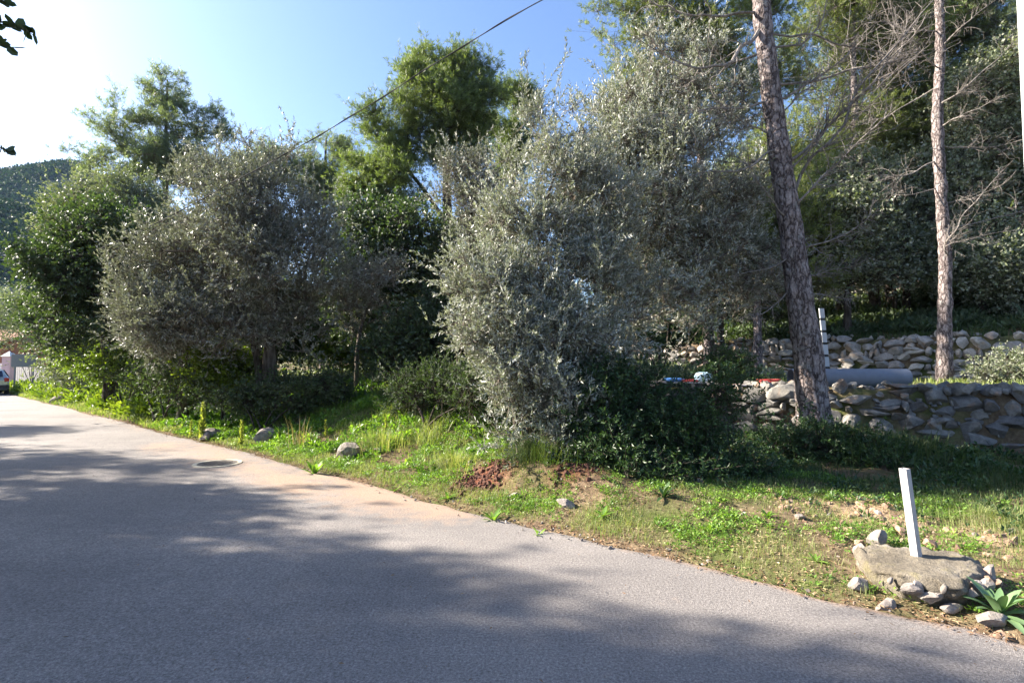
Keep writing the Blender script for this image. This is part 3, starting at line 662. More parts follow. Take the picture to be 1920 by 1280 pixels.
make_tree('evergreen_oak', 'low black-green tree added to darken the back of the hollow', 'tree', 'oak',  # dark-leaved trees added to turn bright gaps in the hollow dark
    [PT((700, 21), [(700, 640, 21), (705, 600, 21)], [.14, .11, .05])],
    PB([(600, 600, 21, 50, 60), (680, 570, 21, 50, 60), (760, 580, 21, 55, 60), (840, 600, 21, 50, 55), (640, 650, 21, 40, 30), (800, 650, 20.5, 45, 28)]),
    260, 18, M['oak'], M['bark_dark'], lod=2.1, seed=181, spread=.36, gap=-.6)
make_tree('evergreen_oak', 'low dark tree added as shade behind the broad olive trunk', 'tree', 'oak',
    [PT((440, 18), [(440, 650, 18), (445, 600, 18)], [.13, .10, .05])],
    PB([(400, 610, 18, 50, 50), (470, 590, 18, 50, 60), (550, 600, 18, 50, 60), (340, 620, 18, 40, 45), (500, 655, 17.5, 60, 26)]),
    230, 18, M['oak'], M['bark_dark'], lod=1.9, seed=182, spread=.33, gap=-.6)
make_tree('evergreen_oak', 'dark bushy tree added as shade left of the silvery olive', 'tree', 'oak',
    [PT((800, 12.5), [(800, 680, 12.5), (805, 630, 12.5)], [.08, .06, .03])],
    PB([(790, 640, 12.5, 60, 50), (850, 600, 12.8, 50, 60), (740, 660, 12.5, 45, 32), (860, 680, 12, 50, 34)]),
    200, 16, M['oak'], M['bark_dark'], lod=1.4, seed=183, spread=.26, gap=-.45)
# --- mastic shrubs in the shade, low brush
def shrub(label, base, blobs, n, tw, mat, seed, kind='mastic', lod=1.0, name='mastic_shrub', cat='shrub', spread=.16, bark='bark_dark', gap=-.25, bare=0., group=None):
    bx, bd = base; x = (bx - 960) / 1000. * bd; W = PB(blobs); tr = []
    r = np.random.default_rng(seed)
    for q in range(min(5, len(W) + 1)):
        b_ = W[q % len(W)]; z0 = ztf(x, bd) - .05; x0 = x + r.normal() * .06
        tr.append((np.array([[x0, bd + r.normal() * .05, z0], [(x0 * 2 + b_[0]) / 3, (bd * 2 + b_[1]) / 3, (z0 + b_[2]) / 2], [b_[0], b_[1], max(b_[2], z0 + .15)]]), [.025, .018, .008]))
    return make_tree(name, label, cat, kind, tr, W, n, tw, mat, M[bark], lod=lod, seed=seed, spread=spread, gap=gap, trunk_k=6, tip=.004, parts=('stems', 'branches', 'foliage'), bareness=bare, nscale=1.0, group=group, sprays=max(8, n // 6), spl=.35 * lod)
shrub('dark glossy shrub in shade at the right foot of the silvery olive', (1150, 7.1),
    [(1120, 770, 7.4, 40, 55), (1160, 735, 7.6, 30, 36), (1150, 850, 7.0, 60, 45), (1100, 885, 6.8, 35, 25), (1190, 790, 7.3, 30, 30)], 240, 12, M['mastic'], 31)
shrub('dark glossy shrub in front of the pallet and lower stone wall', (1260, 7.1),
    [(1240, 820, 7.1, 50, 40), (1320, 870, 6.9, 55, 36), (1230, 890, 6.7, 60, 36), (1375, 895, 7.0, 40, 26), (1290, 800, 7.2, 30, 30), (1345, 750, 7.4, 22, 40, .5), (1215, 730, 7.4, 20, 30, .4)], 300, 12, M['mastic'], 32)
shrub('low dark bush at the foot of the big pine trunk', (1560, 8.4),
    [(1530, 838, 8.5, 80, 20), (1620, 862, 8.2, 70, 18), (1460, 850, 8.6, 50, 20)], 200, 10, M['mastic'], 33, lod=1.1)
shrub('sunlit yellow-green bush under the dark green tree', (235, 17.8),
    [(205, 686, 18.8, 36, 22), (255, 680, 17, 40, 22), (150, 664, 21.5, 28, 22), (300, 688, 15.6, 28, 18)], 150, 15, M['lime'], 34, kind='oak', lod=1.5, name='bush', cat='bush', spread=.24)
shrub('small bush coloured backlit yellow-green between the two left olive trunks', (425, 13.2),
    [(420, 685, 13.4, 38, 26), (465, 690, 13.4, 22, 20), (385, 700, 13.2, 20, 15)], 80, 14, M['lime'], 35, kind='oak', lod=1.35, name='bush', cat='bush', spread=.2)
shrub('bright leaves standing for sunlit ground deep in the hollow behind the slope', (640, 18),
    [(640, 655, 18, 28, 14), (680, 650, 18.5, 26, 10)], 40, 12, M['lime'], 36, kind='oak', lod=1.7, name='bush', cat='bush', spread=.3)  # yellow-green leaves added in place of a patch of sunlit ground
shrub('tangled brown-green thicket on the left bank below the drooping olive', (310, 14.6),
    [(285, 706, 15.2, 42, 22), (360, 724, 13.2, 46, 24), (325, 715, 13.8, 40, 28), (240, 700, 16.8, 28, 18)], 110, 12, M['oak'], 37, kind='oak', lod=1.1, name='thicket', cat='thicket', spread=.2, bare=.2)
shrub('dark thicket under the broad olive on the bank', (490, 11.6),
    [(450, 745, 12.2, 40, 18), (540, 738, 12, 40, 20), (610, 730, 12, 36, 20)], 110, 12, M['oak'], 38, kind='oak', lod=1.1, name='thicket', cat='thicket', spread=.2, bare=.15)
shrub('brush with leaves darkened for shade left of the silvery olive base', (800, 9.4),
    [(770, 738, 10.2, 45, 22), (835, 728, 9.8, 40, 30), (900, 745, 9, 40, 34, .8)], 130, 11, M['oak'], 39, kind='olive', lod=1.0, name='thicket', cat='thicket', spread=.2, bare=.3)  # dark leaf material keeps the brush from looking lit
shrub('bright green shrub on the upper wall behind the spreading olive', (1240, 15),
    [(1235, 615, 15.5, 30, 24), (1280, 610, 15.5, 28, 22), (1205, 640, 15.5, 22, 14)], 80, 14, M['mastic'], 40, lod=1.5, spread=.25)
shrub('small green shrub on the terrace beside the pallet', (1375, 12.8),
    [(1370, 690, 12.8, 32, 22), (1345, 705, 12.6, 20, 16)], 50, 12, M['mastic'], 41, lod=1.3, spread=.2)
shrub('low grey-green bush at the right end of the upper terrace', (1895, 13.5),
    [(1885, 705, 13.5, 45, 16), (1920, 690, 13.7, 40, 18)], 70, 12, M['oakgrey_lit'], 42, lod=1.3, spread=.22)
shrub('grey-green leafy bush above the upper wall at the far right', (1910, 18),
    [(1900, 510, 17.5, 45, 38), (1925, 560, 17.5, 40, 40), (1880, 480, 17.5, 25, 20)], 130, 14, M['oakgrey_lit'], 43, kind='oak', lod=1.6, spread=.28, name='bush', cat='bush')
# left distance by the sign
shrub('pale grey-green tree above the grey signboard at the far left', (60, 36),
    [(20, 590, 36, 45, 40), (75, 615, 36, 48, 34), (-20, 620, 36, 45, 40), (112, 650, 33, 34, 26), (60, 638, 36.5, 34, 10)], 200, 14, M['oakgrey_lit'], 44, kind='olive', lod=2.6, spread=.5, name='olive_tree', cat='tree')
shrub('dark round bush on the verge right of the grey signboard', (128, 24),
    [(125, 694, 24.5, 24, 18), (105, 702, 26.5, 14, 12), (150, 690, 23.5, 22, 18)], 60, 12, M['oakgrey_lit'], 45, kind='oak', lod=2.1, spread=.35, name='bush', cat='bush')

# --- big pine: trunk, dead branches, crown above the frame
def twiggy(g, start, end, r0, r, droop=0.1, n2=9, n3=4, wig=.12, spread=0.9):
    start = np.array(start, float); end = np.array(end, float); L = np.linalg.norm(end - start)
    k = 9; f = np.linspace(0, 1, k)
    base = start + (end - start) * f[:, None]; off = r.normal(size=3) * L * wig; off[2] = -abs(off[2]) * droop * 8
    base = base + off * np.sin(f * math.pi)[:, None] + r.normal(size=(k, 3)) * L * 0.012 * (f > 0)[:, None] * (f < 1)[:, None]
    rr = r0 * .72 * (1 - f) ** 0.8 + .003
    tube(g, base, rr, k=6, step=L / 16, rough=.1, cap=True, seed=int(r.integers(99)))
    D0 = nz(end - start)
    for q in range(n2):
        ff = r.uniform(.22, .98); a = start * 0 + np.array([np.interp(ff, f, base[:, c]) for c in range(3)])
        d = nz(D0 * .8 + nz(np.cross(D0, r.normal(size=3))) * spread + np.array([0, 0, .12])); l2 = L * r.uniform(.14, .38) * (1.15 - ff * .7)
        pts = [a]; 
        for w in range(4):
            d = nz(d + r.normal(size=3) * .22); pts.append(pts[-1] + d * l2 / 4)
        pts = np.array(pts); r2 = .28 * r0 * (1 - ff) + .0032
        rad = np.linspace(r2, .0025, 5)
        V, Fq = prisms(pts[:-1], pts[1:], rad[:-1], rad[1:], 4); g.add(V, Fq)
        for w in range(n3):
            a3 = pts[1 + w % 4]; d3 = nz(d + nz(np.cross(d, r.normal(size=3))) * 1.1); l3 = l2 * r.uniform(.2, .5)
            b3 = a3 + d3 * l3 * .55; c3 = b3 + nz(d3 + r.normal(size=3) * .5) * l3 * .5
            V, Fq = prisms(np.array([a3, b3]), np.array([b3, c3]), np.array([.0028, .0022]), np.array([.0022, .0013]), 3); g.add(V, Fq)

rp = np.random.default_rng(77)
TP = [(1519, 700, 9.5), (1500, 560, 9.5), (1480, 410, 9.5), (1456, 250, 9.5), (1437, 100, 9.5), (1427, 0, 9.5), (1420, -150, 9.5), (1420, -450, 9.5)]
TR = [.31, .255, .215, .195, .177, .165, .155, .13, .09]
bigpine = thing('pine_tree', 'big leaning pine trunk with dead branches rising past the lower wall', 'tree', (5.3, 9.5, ztf(5.3, 9.5)))
g = G(); pt_ = PT((1524, 9.5), TP, TR); BP, BR = tube(g, pt_[0], pt_[1], k=28, step=.07, rough=.09, seed=3); g.build('trunk', M['bark_pine'], bigpine, smooth=True)
def trunk_at(py, px_hint=None, pts=None, Y=9.5):
    q = pts; ys = [p[1] for p in q][::-1]; xs = [p[0] for p in q][::-1]
    return at(float(np.interp(py, ys, xs)), py, Y)
dead = [  # start y on trunk, end (px,py,depth), radius, twigs
    (42, (1190, 70, 8.6), .050, 12), (25, (1180, -30, 9.0), .035, 12), (95, (1240, 150, 10.4), .03, 10),
    (185, (1225, 215, 8.9), .03, 12), (160, (1700, 20, 10.8), .03, 14), (190, (1640, 50, 8.8), .028, 12),
    (310, (1740, 20, 8.6), .042, 16), (330, (1600, 130, 9.0), .022, 9), (395, (1770, -20, 9.6), .040, 16), (280, (1240, 330, 8.8), .024, 12),
    (300, (1310, 300, 10.3), .022, 9), (410, (1400, 300, 8.9), .022, 6), (405, (1690, 190, 8.4), .030, 12), (420, (1560, 480, 8.8), .018, 10),
    (470, (1640, 370, 8.7), .018, 12), (520, (1640, 480, 8.9), .018, 14), (540, (1600, 560, 8.6), .014, 10), (480, (1370, 520, 9.2), .018, 12),
    (250, (1330, 180, 9.2), .02, 10), (230, (1600, 100, 9.9), .02, 12), (90, (1560, -30, 9.2), .03, 12), (60, (1740, 130, 10.2), .028, 14), (530, (1400, 590, 9.1), .014, 12)]
for q, (sy, e, r0, n2) in enumerate(dead):
    gb = G(); twiggy(gb, trunk_at(sy, pts=TP), at(*e), r0, rp, n2=int(n2 * 2.0), n3=6); gb.build('dead_branch', M['deadwood'], bigpine, smooth=False)
def pine_crown(root, blobs, n, tw, mat, seed, base, lod=1.2, clipf=None):
    r = np.random.default_rng(seed); W = PB(blobs); tg = sample_blobs(W, n, r, .3, -.3, .4, seed)
    A, par, nt0, ends = grow([np.array(base)], tg, r, seglen=.5)
    cnt = np.zeros(len(A)); cnt[ends] = 1
    for q in range(len(A) - 1, nt0 - 1, -1): cnt[par[q]] += cnt[q]
    rad = .01 * np.maximum(cnt, .5) ** (1 / 2.3); idx = np.arange(nt0, len(A)); gb = G()
    V, Fq = prisms(A[par[idx]], A[idx], np.minimum(rad[par[idx]], rad[idx] * 1.5), rad[idx], 5); gb.add(V, Fq); gb.build('branches', M['bark_pine'], root)
    m = n * tw; c = np.repeat(tg, tw, 0) + r.normal(size=(m, 3)) * .32; D = nz(r.normal(size=(m, 3)) * .6 + np.array([0, 0, .8])); T = r.uniform(.12, .22, m)
    k = 16; P = c[:, None] + D[:, None] * (T[:, None] * r.uniform(0, 1, (m, k)))[..., None]
    LD = nz(D[:, None] * .7 + nz(np.cross(D[:, None], r.normal(size=(m, k, 3)))) * .8); gl = G()
    leaf_quads(gl, P.reshape(-1, 3), LD.reshape(-1, 3), .12 * lod, .013 * lod, np.clip(r.normal(.5, .2, m * k), 0, 1), r); gl.build('crown', mat, root)
pine_crown(bigpine, [(1420, -480, 9.5, 160, 110), (1560, -420, 9.0, 100, 80), (1320, -440, 9.5, 90, 80)], 130, 20, M['pine'], 51, [at(1420, -300, 9.5), at(1420, -370, 9.5), at(1420, -450, 9.5)], 1.4)

TP2 = [(1771, 600, 15), (1772, 490, 15), (1766, 380, 15), (1758, 230, 15), (1763, 90, 15), (1760, -40, 15), (1760, -120, 15)]
thin = thing('pine_tree', 'slender sunlit pine trunk growing on the terrace before the upper wall', 'tree', ((1768 - 960) / 1000 * 15, 15, ztf((1768 - 960) / 1000 * 15, 15)))
g = G(); pt_ = PT((1768, 15), TP2, [.20, .17, .15, .145, .135, .12, .10, .07]); tube(g, pt_[0], pt_[1], k=18, step=.1, rough=.16, seed=8); g.build('trunk', M['bark_pine'], thin, smooth=True)
for q, (sy, e, r0, n2) in enumerate([(300, (1590, 290, 14.5), .022, 9), (480, (1900, 300, 14), .03, 14), (460, (1960, 420, 14), .022, 10), (200, (1930, 60, 14), .03, 14), (130, (1620, 30, 14.4), .028, 12),
        (240, (1900, 180, 13.8), .026, 12), (90, (1880, -10, 14.2), .028, 12), (160, (1640, 190, 14), .022, 11), (60, (1680, -40, 14), .024, 9), (380, (1900, 330, 13.6), .02, 11), (350, (1660, 330, 14.3), .018, 9), (270, (1960, 250, 13.8), .024, 12), (430, (1950, 350, 14.6), .02, 12)]):
    gb = G(); twiggy(gb, trunk_at(sy, pts=TP2, Y=15), at(*e), r0, rp, n2=int(n2 * 2.0), n3=6); gb.build('dead_branch', M['deadwood'], thin)
pine_crown(thin, [(1760, -130, 15, 130, 70), (1880, -80, 15, 80, 50)], 60, 20, M['pine'], 52, [at(1763, 0, 15), at(1760, -100, 15)], 1.4)

# --- pines and evergreen trees on the slope behind the walls
make_tree('pine_tree', 'yellowish green pine filling the upper right behind the spreading olive', 'tree', 'pine',
    [PT((1330, 21), [(1325, 450, 21), (1310, 250, 21), (1300, 60, 21)], [.22, .18, .13, .06])],
    PB([(1160, 55, 20, 42, 60), (1175, 160, 20, 30, 60), (1240, 40, 20, 60, 55), (1330, 60, 20, 70, 60), (1270, 160, 20.5, 80, 60), (1380, 160, 21, 60, 70), (1130, 20, 20, 22, 30), (1240, -60, 20, 110, 50), (1410, 30, 20.5, 50, 60), (1470, 130, 21, 40, 50)]),
    270, 30, M['pine_sunlit_yellow'], M['bark_pine'], lod=1.6, seed=61, spread=.34, gap=-.45, nscale=.4)
make_tree('pine_tree', 'green pine whose slim dark trunk stands just right of the big trunk', 'tree', 'pine',
    [PT((1645, 22), [(1625, 400, 22), (1605, 250, 22), (1600, 100, 22), (1600, -20, 22)], [.22, .17, .14, .10, .05])],
    PB([(1520, 60, 22, 60, 50, .7), (1610, 50, 22, 70, 55, .8), (1560, 320, 22, 60, 60), (1500, 380, 21, 70, 70), (1630, 230, 22, 50, 40), (1560, -30, 22, 100, 50), (1700, 60, 22, 60, 60)]),
    260, 28, M['pine_sunlit_yellow'], M['bark_pine'], lod=1.7, seed=62, spread=.34, gap=-.55, nscale=.4)
make_tree('pine_tree', 'short light green pine seen between the olive and the big trunk', 'tree', 'pine',
    [PT((1420, 19), [(1420, 500, 19), (1425, 380, 19), (1430, 320, 19)], [.16, .12, .08, .04])],
    PB([(1400, 360, 19, 55, 60), (1440, 430, 19, 70, 70), (1380, 460, 19, 60, 50), (1530, 440, 19, 60, 50), (1480, 520, 19, 80, 40, .7)]),
    220, 28, M['pine_sunlit_yellow'], M['bark_pine'], lod=1.6, seed=63, spread=.32, gap=-.4, nscale=.4)
make_tree('pine_tree', 'thin-crowned pine filling the sky between the big and the slender trunk', 'tree', 'pine',
    [PT((1690, 25), [(1690, 400, 25), (1685, 200, 25), (1690, 0, 25)], [.2, .16, .12, .06])],
    PB([(1640, 60, 24, 60, 60), (1720, 40, 24, 70, 60), (1580, 150, 24, 60, 50), (1700, 160, 24, 70, 60), (1640, 250, 24, 60, 60), (1800, 90, 24, 60, 70), (1740, 260, 24, 60, 50), (1480, 260, 24, 60, 60)]),
    420, 26, M['pine_sunlit_yellow'], M['bark_pine'], lod=1.9, seed=161, spread=.40, gap=-.5, nscale=.4)
make_tree('pine_tree', 'greyish pine crown in the upper right corner behind the slender trunk', 'tree', 'pine',
    [PT((1830, 24), [(1830, 400, 24), (1825, 200, 24), (1820, 0, 24)], [.2, .16, .12, .06])],
    PB([(1850, 40, 23, 70, 50), (1900, 120, 23, 50, 60), (1800, 200, 23, 50, 60), (1860, 250, 23, 60, 50), (1780, -20, 23, 80, 50)]),
    220, 26, M['pine_blue'], M['bark_pine'], lod=1.9, seed=162, spread=.38, gap=-.4, nscale=.4)
make_tree('evergreen_oak', 'broad grey-green tree between the two pine trunks above the upper wall', 'tree', 'oak',
    [PT((1590, 19), [(1590, 540, 19), (1600, 450, 19), (1590, 380, 19)], [.14, .11, .08, .04])],
    PB([(1590, 400, 19, 70, 60), (1560, 480, 19, 60, 50), (1620, 500, 19, 60, 40), (1600, 330, 19.5, 50, 40)]),
    200, 18, M['oakgrey_lit'], M['bark_dark'], lod=1.8, seed=163, spread=.34, gap=-.45)
make_tree('evergreen_oak', 'dark tree above the left end of the upper wall behind the spreading olive', 'tree', 'oak',
    [PT((1350, 20.5), [(1350, 560, 20.5), (1340, 480, 20.5)], [.14, .11, .06])],
    PB([(1300, 500, 20, 60, 60), (1400, 520, 20, 60, 60), (1350, 440, 20, 60, 50), (1200, 540, 20.5, 50, 50), (1450, 560, 20, 40, 40)]),
    220, 18, M['oak'], M['bark_dark'], lod=1.9, seed=164, spread=.36, gap=-.5)
oakA = make_tree('evergreen_oak', 'grey-green leafy tree just left of the slender trunk behind the upper wall', 'tree', 'oak',
    [PT((1700, 20.5), [(1700, 540, 20.5), (1695, 450, 20.5), (1690, 380, 20.5)], [.15, .12, .09, .04]), PT((1680, 20.6), [(1675, 540, 20.5), (1650, 440, 20.5)], [.10, .08, .03])],
    PB([(1690, 420, 20, 85, 50), (1640, 470, 20, 65, 40), (1740, 350, 20.5, 70, 60), (1660, 340, 21, 60, 50, .7), (1730, 480, 20, 60, 40)]),
    260, 18, M['oakgrey_lit'], M['bark_dark'], lod=1.9, seed=64, spread=.36, gap=-.45)
oakB = make_tree('evergreen_oak', 'dense grey-green tree filling the right edge above the bush', 'tree', 'oak',
    [PT((1870, 19.5), [(1870, 520, 19.5), (1865, 420, 19.5), (1860, 250, 19.5)], [.17, .14, .10, .04])],
    PB([(1850, 200, 19.5, 75, 90), (1890, 320, 19.5, 80, 80), (1820, 350, 19.5, 60, 60), (1840, 440, 19, 60, 50), (1910, 120, 19.5, 60, 80), (1930, 430, 19.5, 60, 60)]),
    340, 18, M['oakgrey_lit'], M['bark_dark'], lod=1.9, seed=65, spread=.36, gap=-.4)
# prototypes reused further up the slope
def wpos(s_, t_): x, y = xy(s_, t_); return (float(x), float(y), ztf(float(x), float(y)))
c0 = wpos(6, 26)
def localblobs(lst): return [(c0[0] + a, c0[1] + b_, c0[2] + c_, d, d * .9, e, 1) for a, b_, c_, d, e in lst]
protoP = make_tree('pine_tree', 'pine up the slope above the upper wall left of the big trunk', 'tree', 'pine',
    [(np.array([c0, (c0[0] + .1, c0[1], c0[2] + 3), (c0[0] - .1, c0[1], c0[2] + 6), (c0[0], c0[1], c0[2] + 8.6)]), [.2, .16, .11, .04])],
    localblobs([(0, 0, 8.2, 1.4, 1.0), (-1.3, .3, 7, 1.4, 1.0), (1.4, -.3, 7.2, 1.3, .9), (.3, 1.2, 6.2, 1.6, .9), (-.5, -1.3, 6.0, 1.5, .9), (1.7, .4, 5.2, 1.2, .7), (-1.8, 0, 5.0, 1.2, .7), (0, 0, 4.3, 1.6, .6)]),
    170, 26, M['pine_sunlit_yellow'], M['bark_pine'], lod=2.1, seed=66, spread=.38, gap=-.3, nscale=.3, group='pines on the slope behind the walls')
protoO = make_tree('evergreen_oak', 'dark leafy tree at the shaded foot of the slope behind the striped pole', 'tree', 'oak',
    [(np.array([c0, (c0[0] + .2, c0[1], c0[2] + 1.5), (c0[0], c0[1], c0[2] + 3.4)]), [.17, .13, .06])],
    localblobs([(0, 0, 3.8, 1.5, 1.0), (-1.3, .3, 2.8, 1.4, 1.0), (1.4, -.3, 2.9, 1.3, .9), (.3, 1.2, 2.6, 1.5, .9), (-.5, -1.2, 2.4, 1.4, .9), (1, 1, 1.7, 1.2, .7), (-1.2, -.4, 1.5, 1.2, .7)]),
    170, 16, M['oakgrey_lit'], M['bark_dark'], lod=2.4, seed=67, spread=.42, gap=-.6, group='dark trees on the slope behind the walls')
protoO.location = wpos(1.5, 21.5)
pine_spots = [
    (1.5, 27, 1.0, 'tall pine high on the slope above the short light green pine'), (-2, 29, 1.1, 'pine on the slope seen just above the grey-green leafy tree'),
    (-6, 25, .9, 'pine behind the slender trunk, lower than its neighbours'), (-10, 30, 1.15, 'tall pine on the slope at the upper right corner'),
    (10, 33, 1.0, 'pine behind the spreading olive, far up the slope'), (-14, 36, 1.2, 'farthest right pine on the skyline'),
    (3, 40, 1.2, 'distant pine on the skyline left of the big trunk'), (-5, 42, 1.25, 'distant pine on the skyline right of the big trunk'),
    (15, 30, .85, 'pine behind the narrow dark pine in the centre'), (22, 28, .62, 'low pine in the shade behind the round-headed pine'),
    (27, 24, .55, 'low pine seen behind the broad olive'), (-1, 52, 1.3, 'pine on the crest farthest up the slope'), (12, 50, 1.1, 'crest pine above the silvery bush'), (33, 26, .55, 'low pine behind the drooping olive'), (40, 24, .5, 'low pine behind the dark green tree')]
for q, (s_, t_, k_, lab) in enumerate(pine_spots):
    c = copy_thing(protoP, lab, wpos(s_, t_), rz=q * 1.7, scale=(k_, k_, k_))
oak_spots = [
    (-3, 20.5, .8, 'dark leafy tree in shade just right of the striped pole'), (-7.5, 21.5, .85, 'dark leafy tree in shade behind the slender trunk'),
    (-11, 23, 1.0, 'dark leafy tree at the foot of the slope at right edge'), (6, 21, .9, 'dark leafy tree behind the bright green shrub'),
    (0, 25, 1.1, 'round dark tree in the second row behind the pipe'), (-5, 26, 1.1, 'round dark tree in the second row above the upper wall'),
    (-10, 28, 1.2, 'round dark tree in the second row at the right'), (11, 22, .95, 'dark tree in the gap right of the silvery bush'),
    (14, 19, .8, 'dark tree behind the silvery bush'), (18, 21, .8, 'dark tree deep in the hollow, right of the slim trunk'), (22, 19, .75, 'dark tree deep in the hollow, behind the slim trunk'),
    (27, 17, .7, 'dark tree behind the broad olive'), (33, 15, .7, 'dark tree behind the yellow-green bush'), (40, 14, .8, 'dark tree behind the dark round bush'), (48, 13, .9, 'dark tree behind the grey signboard'), (56, 16, 1.1, 'dark tree above the gate pillar'), (4, 31, 1.3, 'dark tree halfway up the slope left of the big trunk'), (-3, 34, 1.3, 'dark tree halfway up the slope right of the big trunk'), (25, 30, 1.0, 'dark tree under the small faint pine'), (34, 28, .9, 'dark tree under the tall airy pine')]
for q, (s_, t_, k_, lab) in enumerate(oak_spots):
    copy_thing(protoO, lab, wpos(s_, t_), rz=q * 2.3, scale=(k_, k_, k_ * .95))

# --- trees across the road, left of the frame: they cast the big shadow on the asphalt
outside = lambda p: p[:, 0] < -1.10 * p[:, 1] - 0.35
def side_tree(label, x, y, kind, mat, blobs, n, tw, seed, lod, name, h, extra=None, rt=.2):
    z0 = ztf(x, y)
    W = [(x + a, y + b_, z0 + c_, d, d, e, 1) for a, b_, c_, d, e in blobs]
    return make_tree(name, label, 'tree', kind, [(np.array([[x, y, z0 - .1], [x + .1, y + .1, z0 + h * .4], [x, y, z0 + h * .8]]), [rt, rt * .7, rt * .3])], W, n, tw, mat, M['bark_dark'], lod=lod, seed=seed, spread=.3, gap=-.5, clipf=outside)
SIDE = []
SIDE.append(side_tree('leafy tree across the road whose dark leaves hang into the top left corner', -6.6, 1.6, 'carob', M['oak'],
    [(0, 0, 4.6, 2.0, 1.3), (-1, -1.5, 4, 1.6, 1.2), (.8, -1, 5.4, 1.6, 1.0), (-.5, .8, 5.6, 1.7, .9), (-1.5, .5, 4, 1.5, 1), (-.6, .9, 6.6, 1.5, .8)], 330, 17, 71, 1.5, 'carob_tree', 5.6))
SIDE.append(side_tree('tall pine across the road out of frame, casting the foreground shadow', -14.0, 4.75, 'pine', M['pine'],
    [(0, 0, 8.2, 1.7, 1.1), (0, 0, 6.6, 2.3, 1.0), (.5, 2.0, 5.0, 1.8, .7), (1.0, 2.6, 4.3, 1.7, .6), (0, 0, 9.4, 1.5, .8), (0, -.3, 10.6, 1.3, .7)], 430, 24, 72, 2.0, 'pine_tree', 9.5))
SIDE.append(side_tree('pine behind the camera line, shading the near asphalt', -10.5, 1.8, 'pine', M['pine'],
    [(0, 0, 7.4, 2.0, 1.1), (0, 0, 5.8, 2.5, 1.0), (-.5, -1.2, 4.6, 2.2, .9), (.6, .2, 8.6, 1.4, .8)], 380, 24, 73, 2.0, 'pine_tree', 9))
SIDE.append(side_tree('pine farther along the road, out of frame on the left', -19.5, 10.5, 'pine', M['pine'],
    [(0, 0, 6.8, 1.6, .9), (0, 0, 5.4, 2.1, .8), (.4, .2, 4.0, 1.8, .6)], 150, 22, 74, 2.0, 'pine_tree', 7.2))
SIDE.append(side_tree('sparse pine out of frame throwing thin shadow streaks on the road', -25.5, 15.8, 'pine', M['pine'],
    [(0, 0, 7.2, 1.0, .5), (0, 0, 5.9, 1.5, .35), (.3, .2, 4.7, 1.5, .35)], 80, 20, 75, 2.0, 'pine_tree', 7.6, rt=.14))
# the branch hanging into the top left corner
g = G(); gl = G(); rb = np.random.default_rng(5)
root = SIDE[0]
for (a, b_, n_) in [((-120, 30, 2.6), (62, 62, 2.5), 46), ((-120, 80, 2.6), (24, 90, 2.5), 16), ((-110, 250, 2.8), (18, 286, 2.7), 14), ((-90, -20, 2.6), (10, 6, 2.5), 16)]:
    A = at(*a); B = at(*b_); mid = (A + B) / 2 + np.array([0, 0, .04]); pts = np.array([A, mid, B])
    V, Fq = prisms(pts[:-1], pts[1:], np.array([.006, .004]), np.array([.004, .0015]), 5); g.add(V, Fq)
    f = rb.uniform(.5, 1.0, n_) ; P = A + (B - A) * f[:, None] + np.array([0, 0, .02]) * np.sin(f * 3)[:, None]
    D = nz(nz(B - A) * .8 + rb.normal(size=(n_, 3)) * .7)
    leaf_hex(gl, P, D, rb.uniform(.045, .065, n_), rb.uniform(.026, .04, n_), rb.uniform(.2, .6, n_), rb)
    S0 = np.array([-6.2, 1.9, 4.6]); V, Fq = prisms(np.array([S0]), np.array([A]), .03, .007, 5); g.add(V, Fq)
g.build('hanging_branch', M['bark_dark'], root); gl.build('hanging_leaves', M['oak'], root)

# ------------------------------------------------------------------ rocks and dry stone walls
def rock_template(r, cuts=22, sub=3):
    bm = bmesh.new(); bmesh.ops.create_icosphere(bm, subdivisions=sub, radius=1.0); bm.verts.ensure_lookup_table()
    V = np.array([v.co[:] for v in bm.verts]); Fc = np.array([[v.index for v in f.verts] for f in bm.faces]); bm.free()
    V = np.sign(V) * np.abs(V) ** r.uniform(.55, .85); V = V / np.abs(V).max()
    for _ in range(cuts):
        n = nz(r.normal(size=3)); d = r.uniform(.5, .86); q = V @ n - d
        V = V - np.outer(np.maximum(q, 0), n)
    V = V * (1 + .02 * noise(V, .9, int(r.integers(50)), 3))[:, None]
    V = V / np.abs(V).max(0)
    return V, Fc
rr_ = np.random.default_rng(3); TPL = [rock_template(rr_) for _ in range(14)]; TPL2 = [rock_template(rr_, 14, 2) for _ in range(8)]
def eul(r, a):
    ax = r.normal(size=3) * a; th = np.linalg.norm(ax) + 1e-9; k = ax / th
    K = np.array([[0, -k[2], k[1]], [k[2], 0, -k[0]], [-k[1], k[0], 0]]); return np.eye(3) + math.sin(th) * K + (1 - math.cos(th)) * K @ K
def add_rock(g, c, size, r, B=None, tilt=.2, tpl=None, var=None):
    V, Fc = (tpl or TPL)[int(r.integers(len(tpl or TPL)))]
    V = V * np.array([r.choice([-1, 1]), r.choice([-1, 1]), 1])
    V = (V * np.asarray(size)) @ eul(r, tilt).T
    if B is not None: V = V @ B.T
    g.add(V + c, Fc, r.uniform() if var is None else var)
Bw = np.stack([np.array([DD[0], DD[1], 0]), np.array([NN[0], NN[1], 0]), np.array([0, 0, 1.])], 1)   # local x=along wall, y=into bank

